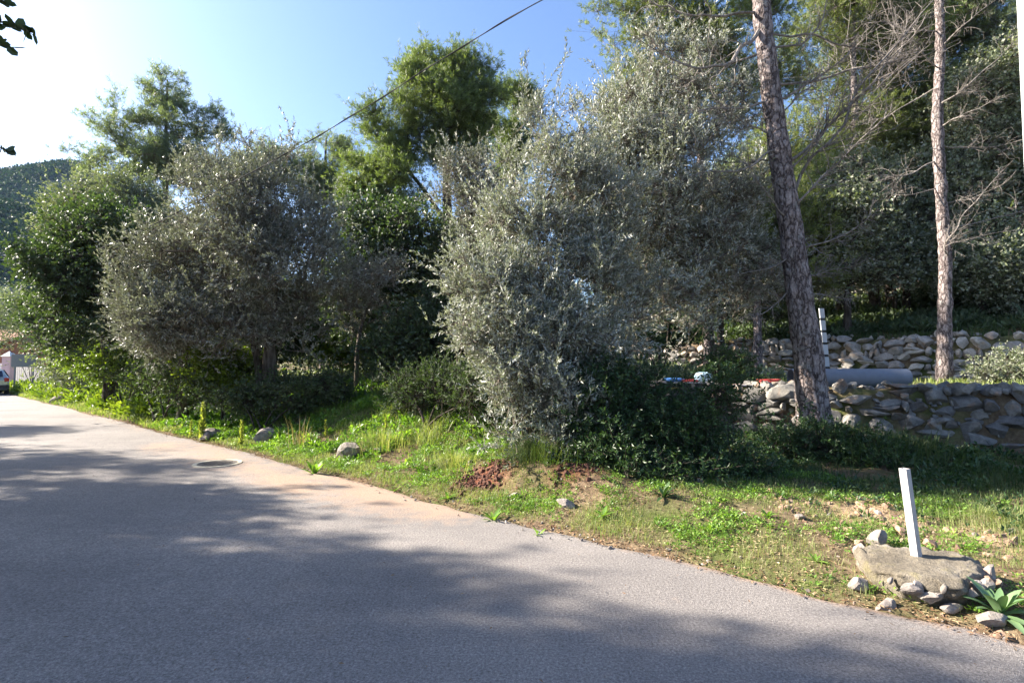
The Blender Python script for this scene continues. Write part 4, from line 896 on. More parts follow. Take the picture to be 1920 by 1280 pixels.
def stone_wall(name, label, s0, s1, tf, zb, ztop, mat, seed, rubble=0, wmean=.34, hmean=.2, depth=.22):
    r = np.random.default_rng(seed); g = G()
    z = 0.0
    zmax = max(ztop(s) - zb(s) for s in np.linspace(s0, s1, 20)); row = 0
    while z < zmax + .02:
        h = hmean * r.uniform(.6, 1.6); s = s0 + r.uniform(0, .2)
        while s < s1:
            w = wmean * r.uniform(.35, 1.9); zz = zb(s) + z + .07 * math.sin(s * 1.7 + row) + r.normal() * .02
            if zz + h * .3 < ztop(s):
                hh = h * r.uniform(.8, 1.3)
                t = float(tf(s)) + (zz - zb(s)) * .10 - .03 + r.normal() * .025
                x, y = xy(s + w / 2, t + .05)
                if r.uniform() < .16:   # pair of small stones instead of one
                    for dz in (-.25, .25): add_rock(g, np.array([x, y, zz + h / 2 + dz * h]), (w * .56, depth * .8, hh * .32), r, Bw, .25)
                else: add_rock(g, np.array([x, y, zz + h / 2]), (w * .58, depth, hh * .68), r, Bw, .15)
            s += w
        z += h; row += 1
    # small wedges in the joints
    n = int((s1 - s0) * 14)
    for _ in range(n):
        s = r.uniform(s0, s1); zz = zb(s) + r.uniform() * max(.05, ztop(s) - .05 - zb(s)); x, y = xy(s, float(tf(s)) + .0 + (zz - zb(s)) * .1)
        add_rock(g, np.array([x, y, zz]), r.uniform(.03, .075, 3), r, Bw, 1.5, TPL2)
    for _ in range(rubble):
        s = r.uniform(s0, s1) if r.uniform() < .3 else r.uniform(s0, s0 + (s1 - s0) * .55); t = float(tf(s)) + abs(r.normal()) * .55 + .02
        k = r.uniform(.04, .14); x, y = xy(s, t); add_rock(g, np.array([x, y, ztop(s) + k * .3 + .02 - .03 * (t - float(tf(s)))]), np.array([k * 1.2, k, k * .75]), r, Bw, 1.2, TPL2)
    x, y = xy((s0 + s1) / 2, float(tf((s0 + s1) / 2)))
    o = g.build(name, mat, origin=(float(x), float(y), float(zb((s0 + s1) / 2)))); return tag(o, label, 'stone wall')
def gz(tf, off): return lambda s: ztf(*[float(q) for q in xy(s, float(tf(s)) + off)])
zlow = lambda s: 1.13 if s < 5 else 1.13 + .05 * math.sin(s)
stone_wall('stone_wall', 'low dry stone wall coloured dark grey for shade in front of the pipe', -11, 5.2, lowt, gz(lowt, -.45), zlow, M['stone_shaded'], 5, rubble=480, wmean=.30, hmean=.165)
stone_wall('stone_wall', 'dry stone wall coloured pale for sunlight holding the upper terrace', -13, 10.5, upt, lambda s: 1.05, lambda s: 2.52 + .06 * math.sin(s * .8) + .08 * math.sin(s * 2.1), M['stone_sunlit'], 6, rubble=200, wmean=.32, hmean=.19)
leftt = lambda s: 6.9 + 0 * np.asarray(s, float)
stone_wall('stone_heap_wall', 'tumbled blue-grey stones in the shade left of the silvery olive', 5.6, 8.6, leftt, gz(leftt, -.3), lambda s: 1.15 + .25 * math.sin((s - 5.5)), M['stone_shaded'], 8, rubble=40, wmean=.45, hmean=.28)

def single_rock(label, px, Y, size, seed, mat='rock', cat='rock', name='rock', sink=.55, dz=0.0, group=None, tilt=.35):
    r = np.random.default_rng(seed); x = (px - 960) / 1000. * Y; z = ztf(x, Y)
    g = G(); add_rock(g, np.array([x, Y, z + size[2] * (1 - sink) + dz]), size, r, rotz(r.uniform(0, 3)), tilt, var=.6)
    return tag(g.build(name, M[mat], origin=(x, Y, z)), label, cat, group)
single_rock('grey angular boulder half sunk in the grassy bank', 655, 8.9, (.34, .22, .19), 31, tilt=.6)
single_rock('smaller grey rock right of the half sunk boulder', 712, 8.9, (.11, .1, .07), 2)
single_rock('pinkish rock on the bank behind the tall yellow weeds', 500, 10.8, (.2, .16, .2), 3)
single_rock('pale rock at the verge below the red earth', 1060, 5.85, (.12, .08, .07), 4)
single_rock('flat grey rock at the grass edge left of the pale one', 962, 6.3, (.1, .07, .04), 5)
single_rock('small white stone lying in the verge grass', 1490, 5.15, (.05, .04, .03), 6)
single_rock('two-tone stone right of the lone white one', 1560, 4.9, (.04, .035, .025), 16, 'redrock')
single_rock('grey rock under the thicket on the left bank', 395, 11.6, (.3, .2, .18), 7)
single_rock('dark rock on the verge in front of the round bush', 122, 23.2, (.5, .3, .3), 8)

# ------------------------------------------------------------------ concrete slab with the white post
SX, SY = (1706 - 960) / 1000. * 3.97, 3.97
r = np.random.default_rng(12); n = 160; an = np.linspace(0, 2 * math.pi, n, endpoint=False)
slab_c = np.array([2.92, 3.90]); zg = ztf(slab_c[0], slab_c[1]); ztop_s = zg + .15
R0 = .36 + .03 * np.cos(2 * an - .2) + .04 * np.sin(3 * an + 1) + .03 * noise(np.stack([np.cos(an), np.sin(an)], -1), .8, 5, 3)
rings = [(q_ / 16, -.012 * (q_ / 16) ** 2) for q_ in range(15)] + [(.93, -.016), (.97, -.03), (1.0, -.05), (.99, -.07), (.95, -.09), (.96, -.12), (.85, -.2)]
V = []; 
for f, dz in rings:
    rr = R0 * f; x = slab_c[0] + rr * np.cos(an) * 1.05; y = slab_c[1] + rr * np.sin(an) * 1.0
    p = np.stack([x, y, np.zeros(n)], -1); jit = .018 * noise(p, 1.3, 9, 4) + .006 * noise(p, 9, 19, 3) + (.02 * noise(p + dz * 40, 5, 8, 2) if f > .8 else 0)
    V.append(np.stack([x + (jit if f > .9 else 0), y + (jit if f > .9 else 0), ztop_s + dz + jit], -1))
V = np.concatenate(V); k = len(rings); i, j = np.meshgrid(np.arange(k - 1), np.arange(n), indexing='ij')
F = np.stack([i * n + j, (i + 1) * n + j, (i + 1) * n + (j + 1) % n, i * n + (j + 1) % n], -1).reshape(-1, 4)
m, nt, b = newmat('rough_concrete')
n1 = ntex(nt, 3, 5, .65); n2 = ntex(nt, 55, 5, .75); n3 = ntex(nt, 90, kind="ShaderNodeTexVoronoi")
c = ramp(nt, n1.outputs[0], [(.35, (.15, .125, .09)), (.52, (.24, .205, .155)), (.68, (.33, .29, .24))])
c = mixc(nt, 1.0, c, ramp(nt, n2.outputs[0], [(.3, (.6, .6, .6)), (.65, (1.15, 1.15, 1.15))]), 'MULTIPLY')
c = mixc(nt, ramp(nt, ntex(nt, 7, 4, .7).outputs[0], [(.55, (0, 0, 0)), (.68, (.55, .55, .55))]), c, (.22, .19, .08))
nt.links.new(c, b.inputs["Base Color"]); b.inputs["Roughness"].default_value = .95; bump(nt, b, n2.outputs[0], 1.0, .03); M['concrete'] = m
g = G(); g.add(V, F)
slab = thing('concrete_slab', 'round broken concrete footing slab carrying the white post', 'slab', (slab_c[0], slab_c[1], zg))
g.build('footing', M['concrete'], slab, smooth=True)
g = G()
for q in range(18):   # broken rim of aggregate towards the road and right
    a = r.uniform(-2.6, 0.35) if q < 24 else r.uniform(-3.1, 3.1); rr = (.375 + .03 * math.cos(2 * a)) * r.uniform(.93, 1.08); kx = r.uniform(.02, .055)
    add_rock(g, np.array([slab_c[0] + rr * math.cos(a) * 1.05, slab_c[1] + rr * math.sin(a), ztop_s - r.uniform(.05, .13)]), (kx * 1.3, kx, kx * .8), r, None, 1.0)
g.build('broken_rim', M['rock'], slab)
# rocks round the slab
def rock_xyz(label, x, y, size, seed, mat='rock', tilt=.35, dz=0, var=.7, rz=None):
    r = np.random.default_rng(seed); z = ztf(x, y); g = G()
    add_rock(g, np.array([x, y, z + size[2] * .7 + dz]), size, r, rotz(r.uniform(0, 3) if rz is None else rz), tilt, var=var)
    return tag(g.build('rock', M[mat], origin=(x, y, z)), label, 'rock')
def pxy(px, py, z=0.1):
    """ground point seen at that pixel for a given height"""
    v = (640 - py) / 1000.; dy = math.cos(PITCH) - v * math.sin(PITCH); dz = math.sin(PITCH) + v * math.cos(PITCH)
    kk = (z - CAMZ) / dz; return (px - 960) / 1000. * kk, dy * kk
a = pxy(1648, 1020); rock_xyz('upright pale pinkish rock behind the slab, left of the post', a[0], a[1], (.07, .06, .10), 21)
a = pxy(1735, 1020); rock_xyz('reddish brown rock behind the slab, right of the post', a[0] + .05, a[1], (.09, .06, .06), 22, 'redrock')
a = pxy(1612, 1035); rock_xyz('flat grey rock touching the slab at its back left', a[0], a[1], (.09, .06, .04), 23)
a = pxy(1818, 1065); rock_xyz('small pink rock right of the slab shadow', a[0], a[1], (.06, .05, .045), 24, 'redrock', var=1)
a = pxy(1612, 1085); rock_xyz('pale rock wedged under the left front of the slab', a[0], a[1], (.085, .06, .06), 25, dz=-.01)
a = pxy(1860, 1142); rock_xyz('long white-pink block lying right of the slab by the road', a[0], a[1], (.12, .05, .05), 26, tilt=.12, var=1, rz=-.1)
a = pxy(1862, 1160); rock_xyz('thin reddish stone in front of the white-pink block', a[0], a[1], (.09, .03, .02), 27, 'redrock', rz=-.1)
a = pxy(1660, 1108); rock_xyz('pinkish broken rock at the slab front near the asphalt', a[0], a[1], (.07, .05, .045), 28)
a = pxy(1780, 1120); rock_xyz('low grey rock under the front right rim of the slab', a[0], a[1], (.08, .05, .035), 29)
a = pxy(1690, 1000); rock_xyz('small tan rock just left of the post behind the slab', a[0], a[1], (.05, .04, .05), 30, 'redrock', var=1)
# scattered stones on the pale patch
g0 = None; rs_ = np.random.default_rng(44)
# ---- post
M['post'] = simple('white_painted_steel', (.40, .385, .385), .55, 0, 9, .2, .15, .002)
M['dark'] = simple('dark_hollow_and_band', (.04, .04, .04), .9)  # painted shade of the post's hollow, and the pole's real dark bands
post = thing('metal_post', 'short white square hollow post leaning slightly in the concrete slab', 'post', (SX, SY, ztop_s - .02))
hgt = .66; w = .0255; th = .004; lean = np.array([-.062, .01, 0]) ; g = G(); Rz = rotz(math.radians(24))
for sgn, ax in [(-1, 0), (1, 0), (-1, 1), (1, 1)]:
    c = np.zeros(3); c[ax] = sgn * (w - th / 2); size = [0, 0, hgt]; size[ax] = th; size[1 - ax] = 2 * w - (2 * th if ax == 1 else 0)
    x_, y_, z_ = np.array(size) / 2; Vb = np.array([[p_ * x_, q_ * y_, s2 * z_] for p_ in (-1, 1) for q_ in (-1, 1) for s2 in (-1, 1)]) + c
    Vb = Vb @ Rz.T; Vb[:, 2] += hgt / 2; Vb = Vb + lean * (Vb[:, 2:3] / hgt) + np.array([SX, SY, ztop_s - .03])
    g.add(Vb, [[0, 1, 3, 2], [4, 6, 7, 5], [0, 4, 5, 1], [2, 3, 7, 6], [0, 2, 6, 4], [1, 5, 7, 3]])
g.build('hollow_tube', M['post'], post)
g = G(); Vb = np.array([[-w * .9, -w * .9, 0], [w * .9, -w * .9, 0], [w * .9, w * .9, 0], [-w * .9, w * .9, 0]]) @ Rz.T + np.array([SX, SY, ztop_s - .03 + hgt - .05]) + lean * .93
g.add(Vb, [[0, 1, 2, 3]]); g.build('hollow_shade_sheet', M['dark'], post)  # dark sheet put in for the shade inside the hollow tube

# ------------------------------------------------------------------ manhole
mx, my = pxy(408, 868, 0.01)
def disc(g, c, r0, r1, z0, z1, n=48, mi=0):
    an = np.linspace(0, 2 * math.pi, n, endpoint=False); V = []
    for rr, z in ((r0, z0), (r0, z1), (r1, z1), (r1, z0)): V.append(np.stack([c[0] + rr * np.cos(an), c[1] + rr * np.sin(an), np.full(n, z)], -1))
    V = np.concatenate(V); F = []
    for q in range(3):
        for a in range(n): F.append([q * n + a, q * n + (a + 1) % n, (q + 1) * n + (a + 1) % n, (q + 1) * n + a])
    g.add(V, F, mi=mi)
man = thing('manhole', 'round manhole ringed in worn white paint at the road edge', 'manhole', (mx, my, 0.0))
m, nt, b = newmat('worn_paint'); n1 = ntex(nt, 14, 5, .7)
nt.links.new(ramp(nt, n1.outputs[0], [(.36, (.27, .23, .17)), (.52, (.55, .50, .38))]), b.inputs["Base Color"]); b.inputs["Roughness"].default_value = .8; M['paint'] = m
g = G(); disc(g, (mx, my), .30, .365, -.02, .013); g.build('painted_ring', M['paint'], man)
M['iron'] = simple('cast_iron', (.13, .115, .10), .75, .3, 30, .35, .5, .006)
g = G(); disc(g, (mx, my), .0, .297, -.02, .012)
for a in range(-3, 4):
    for b_ in range(-3, 4):
        if a * a + b_ * b_ < 10: box(g, (mx + a * .072, my + b_ * .072, .014), (.045, .045, .006))
g.build('cover', M['iron'], man)

# ------------------------------------------------------------------ pipe, striped pole, pallets on the terrace
M['pipe_shade_grey'] = simple('shade_toned_pipe', (.15, .17, .21), .55, 0, 6, .10, .1, .003)  # blue-grey cast of the shade put into the pipe's base colour
pa_ = at(1483, 712, 12.1); pb_ = at(1700, 713, 11.9); zt_ = ztf(pa_[0] + 1, 12.0)
pipe = thing('pipe', 'large pipe coloured shade grey lying on the terrace behind the big pine trunk', 'pipe', ((pa_[0] + pb_[0]) / 2, 12, zt_))
rp_ = .215; A = np.array([pa_[0], pa_[1], zt_ + rp_ - .02]); B = np.array([pb_[0], pb_[1], zt_ + rp_ - .02])
D = nz(B - A); X = nz(np.cross(D, [0, 0, 1])); Z = np.cross(X, D); an = np.linspace(0, 2 * math.pi, 40, endpoint=False); g = G(); V = []
for (f, rr) in ((0, rp_ - .02), (0, rp_), (1, rp_), (1, rp_ - .02), (0, rp_ - .02)):
    V.append(A + (B - A) * f + (np.cos(an)[:, None] * X + np.sin(an)[:, None] * Z) * rr)
V = np.concatenate(V); i, j = np.meshgrid(np.arange(4), np.arange(40), indexing='ij')
g.add(V, np.stack([i * 40 + j, i * 40 + (j + 1) % 40, (i + 1) * 40 + (j + 1) % 40, (i + 1) * 40 + j], -1).reshape(-1, 4)); g.build('pipe_wall', M['pipe_shade_grey'], pipe, smooth=False)
for p_ in pipe.children[0].data.polygons: p_.use_smooth = True
pipe.children[0].modifiers.new("es", 'EDGE_SPLIT').split_angle = math.radians(40)

M['white'] = simple('white_plastic', (.5, .51, .52), .5, 0, 20, .05)
M['bluew'] = simple('pale_blue_plastic', (.42, .60, .74), .4, 0, 15, .15, .3, .01)
M['blue'] = simple('blue_plastic', (.07, .20, .48), .4, 0, 15, .2, .3, .01)
M['redp'] = simple('red_plastic', (.55, .075, .07), .45, 0, 15, .12)
M['orange'] = simple('orange_board', (.55, .20, .05), .6, 0, 10, .2)
M['wood'] = simple('weathered_wood', (.30, .25, .20), .85, 0, 25, .3, .4, .004)
M['greyboard'] = simple('grey_board', (.42, .40, .40), .8, 0, 12, .15)
# striped pole
x0 = (1545 - 960) / 1000. * 12.9; zb_ = ztf(x0, 12.9)
pole = thing('striped_pole', 'white pole with dark bands standing right behind the big pine trunk', 'pole', (x0, 12.9, zb_))
top = at(1540, 578, 12.9); bot = np.array([x0 + .1, 12.9, zb_ - .05]); g = G(); gb = G()
D = top - bot; L = np.linalg.norm(D); D = D / L; f = 0; q = 0
marks = []
h = .235; gap = .06; d = L
while d > 0.05:
    a_ = top - D * (L - d); e_ = min(h, d); b2 = a_ - D * e_
    c_ = (a_ + b2) / 2; Rm = np.stack([np.array([1, 0, 0]), np.cross(D, [1, 0, 0]), D], 1); box(g, c_, (.115, .034, e_), Rm, 0)
    d -= h + gap
box(g, (top + bot) / 2 - D * .02, (.100, .026, L - .04), Rm, 1)
g.build('banded_board', [M['white'], M['dark']], pole)

def plank(g, c, size, az, mi=0): box(g, c, size, rotz(az), mi)
def pallet(label, px0, px1, Y, seed, mats, dz=0.0):
    x0, x1 = (px0 - 960) / 1000. * Y, (px1 - 960) / 1000. * Y; cx = (x0 + x1) / 2; z0 = ztf(cx, Y) + dz; w_ = x1 - x0
    t = thing('wooden_pallet', label, 'pallet', (cx, Y, z0)); r = np.random.default_rng(seed)
    for q in (-1, 0, 1):
        g = G(); box(g, (cx + q * (w_ / 2 - .08), Y, z0 + .05), (.09, .85, .08)); g.build('bearer', M['wood'], t)
    for q in range(6):
        g = G(); plank(g, (cx + r.normal() * .02, Y - .38 + q * .152, z0 + .103), (w_, .11, .022), r.normal() * .01); g.build('slat', mats[q % len(mats)], t)
    return z0 + .115
zp = pallet('weathered pallet with blue and white odds left of the shrub', 1228, 1345, 12.2, 1, [M['greyboard'], M['wood']], .02)
zq = pallet('low pallet with red basin beside the big pine trunk', 1365, 1488, 11.6, 2, [M['greyboard'], M['greyboard'], M['wood'], M['orange']], 0)
def sack(label, px, Y, size, z, mat, seed, name='plastic_sack', cat='sack'):
    r = np.random.default_rng(seed); bm = bmesh.new(); bmesh.ops.create_icosphere(bm, subdivisions=4, radius=1)
    V = np.array([v.co[:] for v in bm.verts]); Fc = np.array([[v.index for v in f.verts] for f in bm.faces]); bm.free()
    V = np.sign(V) * np.abs(V) ** .7; V = V * (1 + .10 * noise(V, .6, seed, 4))[:, None]; V[:, 2] = np.maximum(V[:, 2], -.8)
    x = (px - 960) / 1000. * Y; g = G(); g.add(V * np.array(size) + np.array([x, Y, z + size[2] * .8]), Fc)
    return tag(g.build(name, mat, smooth=True, origin=(x, Y, z)), label, cat)
sack('pale blue-white plastic sack standing on the left pallet', 1318, 12.2, (.19, .15, .12), zp, M['bluew'], 3)
sack('crumpled blue plastic sheet on the left pallet', 1262, 12.1, (.22, .2, .05), zp, M['blue'], 4, 'plastic_sheet', 'sheet')
g = G(); x = (1290 - 960) / 1000. * 12; box(g, (x, 11.95, zp + .03), (.34, .2, .05)); bx = g.build('red_tray', M['redp'], origin=(x, 11.95, zp)); tag(bevel(bx), 'thin red tray between the blue sheet and pale sack', 'tray')
# red basin
def basin(label, px, Y, z, r0, r1, h):
    x = (px - 960) / 1000. * Y; g = G(); n = 32; an = np.linspace(0, 2 * math.pi, n, endpoint=False); prof = [(0, .01), (r0 - .01, .01), (r1 - .01, h), (r1 + .02, h), (r1 + .02, h - .012), (r1, h - .014), (r0, 0), (0, 0)]
    V = np.concatenate([np.stack([x + a * np.cos(an) * 1.3, Y + a * np.sin(an), np.full(n, z + b_)], -1) for a, b_ in prof]); k = len(prof); i, j = np.meshgrid(np.arange(k - 1), np.arange(n), indexing='ij')
    g.add(V, np.stack([i * n + j, i * n + (j + 1) % n, (i + 1) * n + (j + 1) % n, (i + 1) * n + j], -1).reshape(-1, 4)[:, ::-1]); return tag(g.build('basin', M['redp'], origin=(x, Y, z), smooth=False), label, 'basin')
basin('shallow red plastic basin on the pallet by the trunk', 1440, 11.5, zq, .11, .17, .11)

# ------------------------------------------------------------------ cable and utility pole
M['cable'] = simple('cable_sheath', (.05, .05, .055), .8, 0, 30, .2, spec=.1)
g = G()
cp = [at(1180, -95, 6.6), at(1015, 0, 7.4), at(850, 98, 8.3), at(700, 193, 9.2), at(570, 270, 10.0), at(430, 345, 11.0), at(320, 405, 11.8), at(180, 470, 13.2)]
# sagging line from a pole behind the camera on the right to one down the road
tube(g, np.array([np.array([5.0, 3.0, 8.8])] + cp), [.008] * (len(cp) + 1), k=8, step=.4, rough=0.02)
# second strand twisted round the first
P, _ = smooth_path(np.array([np.array([5.0, 3.0, 8.8])] + cp), np.ones(len(cp) + 1), .12)
ph = np.arange(len(P)) * .45; T = nz(np.gradient(P, axis=0)); X = nz(np.cross(T, [0, 0, 1])); Z = np.cross(X, T)
Q = P + (np.cos(ph)[:, None] * X + np.sin(ph)[:, None] * Z) * .013; V, Fq = prisms(Q[:-1], Q[1:], .005, .005, 5); g.add(V, Fq)
tag(g.build('overhead_cable', M['cable'], origin=tuple(cp[1])), 'twisted black overhead cable sagging across the sky', 'cable')
M['polegrey'] = simple('pale_galvanised_pole', (.62, .64, .63), .5, .1, 10, .08)
xp, yp = 6.18, 6.2
up_ = thing('utility_pole', 'pale metal utility pole just entering the right edge of the picture', 'pole', (xp, yp, ztf(xp, yp)))
qa = at(1912, 0, yp); qb = at(1920, 150, yp); sl_ = (qa[0] - qb[0]) / (qa[2] - qb[2])
g = G(); tube(g, np.array([[qa[0] + .115 + sl_ * (zq - qa[2]), yp, zq] for zq in (ztf(xp, yp) - .1, 4, 9.4)]), [.13, .12, .095], k=24, step=.6, rough=0); g.build('shaft', M['polegrey'], up_, smooth=True)
g = G(); box(g, (qa[0] + .115 + sl_ * (9.0 - qa[2]), yp, 9.0), (.9, .08, .08), rotz(.8)); g.build('crossarm', M['polegrey'], up_)

# ------------------------------------------------------------------ far left: car, sign, fence, pillar, house
M['carpaint'] = simple('silver_car_paint', (.42, .45, .48), .25, .6, 5, .04, 0, 0)
M['glass'] = simple('dark_car_glass', (.03, .035, .06), .08, 0, 5, .05, 0, 0, .6)
M['tyre'] = simple('tyre_rubber', (.025, .025, .025), .9)
M['rim'] = simple('alloy_rim', (.45, .45, .46), .35, .8)
M['tail'] = simple('red_lamp_glass', (.45, .03, .02), .2)
M['bumper'] = simple('black_bumper', (.035, .035, .038), .6)
M['plate'] = simple('blank_white_plate', (.7, .7, .7), .5)
cs, ct = 40.2, -0.98; cx, cy = [float(q) for q in xy(cs, ct)]; car = thing('parked_car', 'silver hatchback parked at the roadside by the left frame edge', 'car', (cx, cy, 0.004))
CB = np.stack([np.array([DD[0], DD[1], 0]), np.array([-DD[1], DD[0], 0]), np.array([0, 0, 1.])], 1)  # x forward, y left
def cw(V): return np.asarray(V, float) @ CB.T + np.array([cx, cy, 0.004])
sec = [  # x, half width sill, half width belt, half width roof, z sill, z belt, z top
    (-2.05, .70, .74, .70, .38, .78, .80), (-1.98, .82, .84, .66, .26, .88, 1.02), (-1.75, .86, .88, .62, .22, .92, 1.30), (-1.35, .88, .89, .62, .20, .93, 1.42), (-.6, .88, .90, .63, .20, .92, 1.46),
    (.2, .88, .90, .62, .20, .90, 1.42), (.75, .88, .89, .62, .20, .88, 1.15), (1.0, .88, .88, .70, .20, .86, .93), (1.6, .85, .84, .66, .22, .76, .80), (2.0, .76, .74, .60, .28, .62, .66)]
V = []
for x, a, b_, c_, z0, z1, z2 in sec:
    V.append([[x, a * .9, z0], [x, a, z0 + .12], [x, b_, (z0 + z1) / 2 + .05], [x, b_ * .98, z1], [x, c_ + .02, z2 - .05], [x, c_ * .9, z2], [x, 0, z2 + .02],
              [x, -c_ * .9, z2], [x, -c_ - .02, z2 - .05], [x, -b_ * .98, z1], [x, -b_, (z0 + z1) / 2 + .05], [x, -a, z0 + .12], [x, -a * .9, z0]])
V = np.array(V); a_, b_ = V.shape[:2]; i, j = np.meshgrid(np.arange(a_ - 1), np.arange(b_ - 1), indexing='ij')
F = np.stack([i * b_ + j, (i + 1) * b_ + j, (i + 1) * b_ + j + 1, i * b_ + j + 1], -1).reshape(-1, 4)
g = G(); g.add(cw(V.reshape(-1, 3)), F); g.add(cw(V[0]), [list(range(13))]); g.add(cw(V[-1]), [list(range(12, -1, -1))])
i2 = np.arange(a_ - 1); g.add(cw(V.reshape(-1, 3)), np.stack([i2 * b_, i2 * b_ + 12, (i2 + 1) * b_ + 12, (i2 + 1) * b_], -1)); body = g.build('body', M['carpaint'], car, smooth=True)
def cbox(name, c, size, mat, smooth=False):
    g = G(); x_, y_, z_ = np.array(size) / 2; Vb = np.array([[p_ * x_, q_ * y_, s2 * z_] for p_ in (-1, 1) for q_ in (-1, 1) for s2 in (-1, 1)]) + np.array(c)
    g.add(cw(Vb), [[0, 1, 3, 2], [4, 6, 7, 5], [0, 4, 5, 1], [2, 3, 7, 6], [0, 2, 6, 4], [1, 5, 7, 3]]); return bevel(g.build(name, mat, car), .02)
def cquad(name, q, mat):
    q = np.array(q, float); nn = nz(np.cross(q[1] - q[0], q[2] - q[0])) * .012; g = G(); g.add(cw(np.vstack([q, q + nn])), [[0, 1, 2, 3], [7, 6, 5, 4], [0, 4, 5, 1], [1, 5, 6, 2], [2, 6, 7, 3], [3, 7, 4, 0]]); return g.build(name, mat, car)
cquad('rear_window', [(-2.01, -.58, 1.0), (-2.01, .58, 1.0), (-1.76, .54, 1.33), (-1.76, -.54, 1.33)], M['glass'])
for sy_ in (-1, 1):
    cquad('side_window', [(-1.55, sy_ * .885, .96), (.55, sy_ * .875, .94), (.1, sy_ * .68, 1.37), (-1.25, sy_ * .67, 1.38)], M['glass'])
    cbox('tail_lamp', (-2.0, sy_ * .72, .83), (.12, .2, .22), M['tail'])
cbox('bumper', (-2.03, 0, .44), (.16, 1.66, .2), M['bumper']); cbox('number_plate', (-2.10, 0, .62), (.03, .5, .12), M['plate'])
for wx in (-1.28, 1.3):
    for wy in (-.8, .8):
        n = 28; an = np.linspace(0, 2 * math.pi, n, endpoint=False); g = G(); pr2 = [(.20, -.1), (.29, -.1), (.31, -.07), (.31, .07), (.29, .1), (.20, .1)]
        V = np.concatenate([np.stack([wx + a * np.cos(an), np.full(n, wy + c_), .31 + a * np.sin(an)], -1) for a, c_ in pr2]); i, j = np.meshgrid(np.arange(5), np.arange(n), indexing='ij')
        g.add(cw(V), np.stack([i * n + j, i * n + (j + 1) % n, (i + 1) * n + (j + 1) % n, (i + 1) * n + j], -1).reshape(-1, 4)); wo = g.build('wheel', M['tyre'], car, smooth=True)
        g = G(); V = np.concatenate([np.stack([wx + a * np.cos(an), np.full(n, wy + c_), .31 + a * np.sin(an)], -1) for a, c_ in [(.20, np.sign(wy) * .08), (.05, np.sign(wy) * .06), (.0, np.sign(wy) * .07)]])
        i, j = np.meshgrid(np.arange(2), np.arange(n), indexing='ij'); g.add(cw(V) - np.array(car.location), np.stack([i * n + j, i * n + (j + 1) % n, (i + 1) * n + (j + 1) % n, (i + 1) * n + j], -1).reshape(-1, 4)); rim = g.build('rim', M['rim']); rim.parent = wo
# signboard
M['signgrey'] = simple('grey_sheet_metal', (.20, .205, .20), .6, .2, 8, .06)
c_ = at(45, 676, 33); zs = ztf(c_[0], 33); sg = thing('signboard', 'grey blank back of a rectangular signboard on posts beyond the verge', 'sign', (c_[0], 33, zs))
g = G(); box(g, (c_[0], 33, c_[2]), (1.32, .03, .78), rotz(.25)); bevel(g.build('board', M['signgrey'], sg), .01)
for q in (-.45,): g = G(); zz = c_[2] + .3; box(g, (c_[0] + q, 33.02 - .11, (zs + zz) / 2 - .1), (.08, .05, zz - zs + .2), rotz(.25)); g.build('post', M['signgrey'], sg)
g = G(); zz = c_[2] + .3; box(g, (c_[0] + .45, 33.16, (zs + zz) / 2 - .1), (.08, .05, zz - zs + .2), rotz(.25)); g.build('post', M['signgrey'], sg)
# panel fence
M['fence'] = simple('grey_fence_slat', (.20, .195, .20), .8, 0, 12, .2)
fA = at(30, 700, 39); fB = at(150, 700, 34); zf = ztf((fA[0] + fB[0]) / 2, 36.5); fn = thing('panel_fence', 'grey upright-board fence behind the signboard', 'fence', ((fA[0] + fB[0]) / 2, 36.5, zf))
g = G(); n = 30; dv = (fB - fA)[:2]; ang = math.atan2(dv[1], dv[0]); Lf = np.hypot(*dv)
for q in range(n):
    p_ = fA[:2] + dv * (q + .5) / n; box(g, (p_[0], p_[1], zf + .65), (Lf / n * .86, .025, 1.45 + .03 * math.sin(q * 3)), rotz(ang))
g.build('boards', M['fence'], fn); g = G()
for hz in (.3, 1.1): box(g, ((fA[0] + fB[0]) / 2, (fA[1] + fB[1]) / 2 + .04, zf + hz), (Lf, .04, .07), rotz(ang))
g.build('rail', M['fence'], fn)
# gate pillar, white wall, house
M['pillar'] = simple('pinkish_render', (.72, .50, .50), .85, 0, 6, .08); M['whiter'] = simple('white_render', (.72, .73, .72), .85, 0, 6, .06); M['terra'] = simple('terracotta_render', (.42, .15, .08), .85, 0, 4, .12); M['rooft'] = simple('roof_tile', (.36, .16, .10), .85, 0, 30, .25, .6, .03)
c_ = at(17, 690, 44); zs = ztf(c_[0], 44); zt2 = at(17, 668, 44)[2]; pk = at(17, 658, 44)[2]
pl = thing('gate_pillar', 'pinkish white gate pillar with pointed top left of the signboard', 'pillar', (c_[0], 44, zs)); g = G(); box(g, (c_[0], 44, (zs + zt2) / 2 - .1), (.68, .6, zt2 - zs + .2)); g.build('shaft', M['pillar'], pl)
g = G(); a = .42; g.add([[c_[0] - a, 44 - a, zt2], [c_[0] + a, 44 - a, zt2], [c_[0] + a, 44 + a, zt2], [c_[0] - a, 44 + a, zt2], [c_[0], 44, pk]], [[0, 1, 4], [1, 2, 4], [2, 3, 4], [3, 0, 4]]); g.add([[c_[0] - a, 44 - a, zt2], [c_[0] + a, 44 - a, zt2], [c_[0] + a, 44 + a, zt2], [c_[0] - a, 44 + a, zt2]], [[3, 2, 1, 0]]); g.build('cap', M['whiter'], pl)
wA = at(-90, 690, 44); ztw = at(0, 681, 44)[2]; g = G(); box(g, ((wA[0] + c_[0] - .36) / 2, 44.05, (zs + ztw) / 2 - .1), (c_[0] - .36 - wA[0], .22, ztw - zs + .2)); gw = G(); 
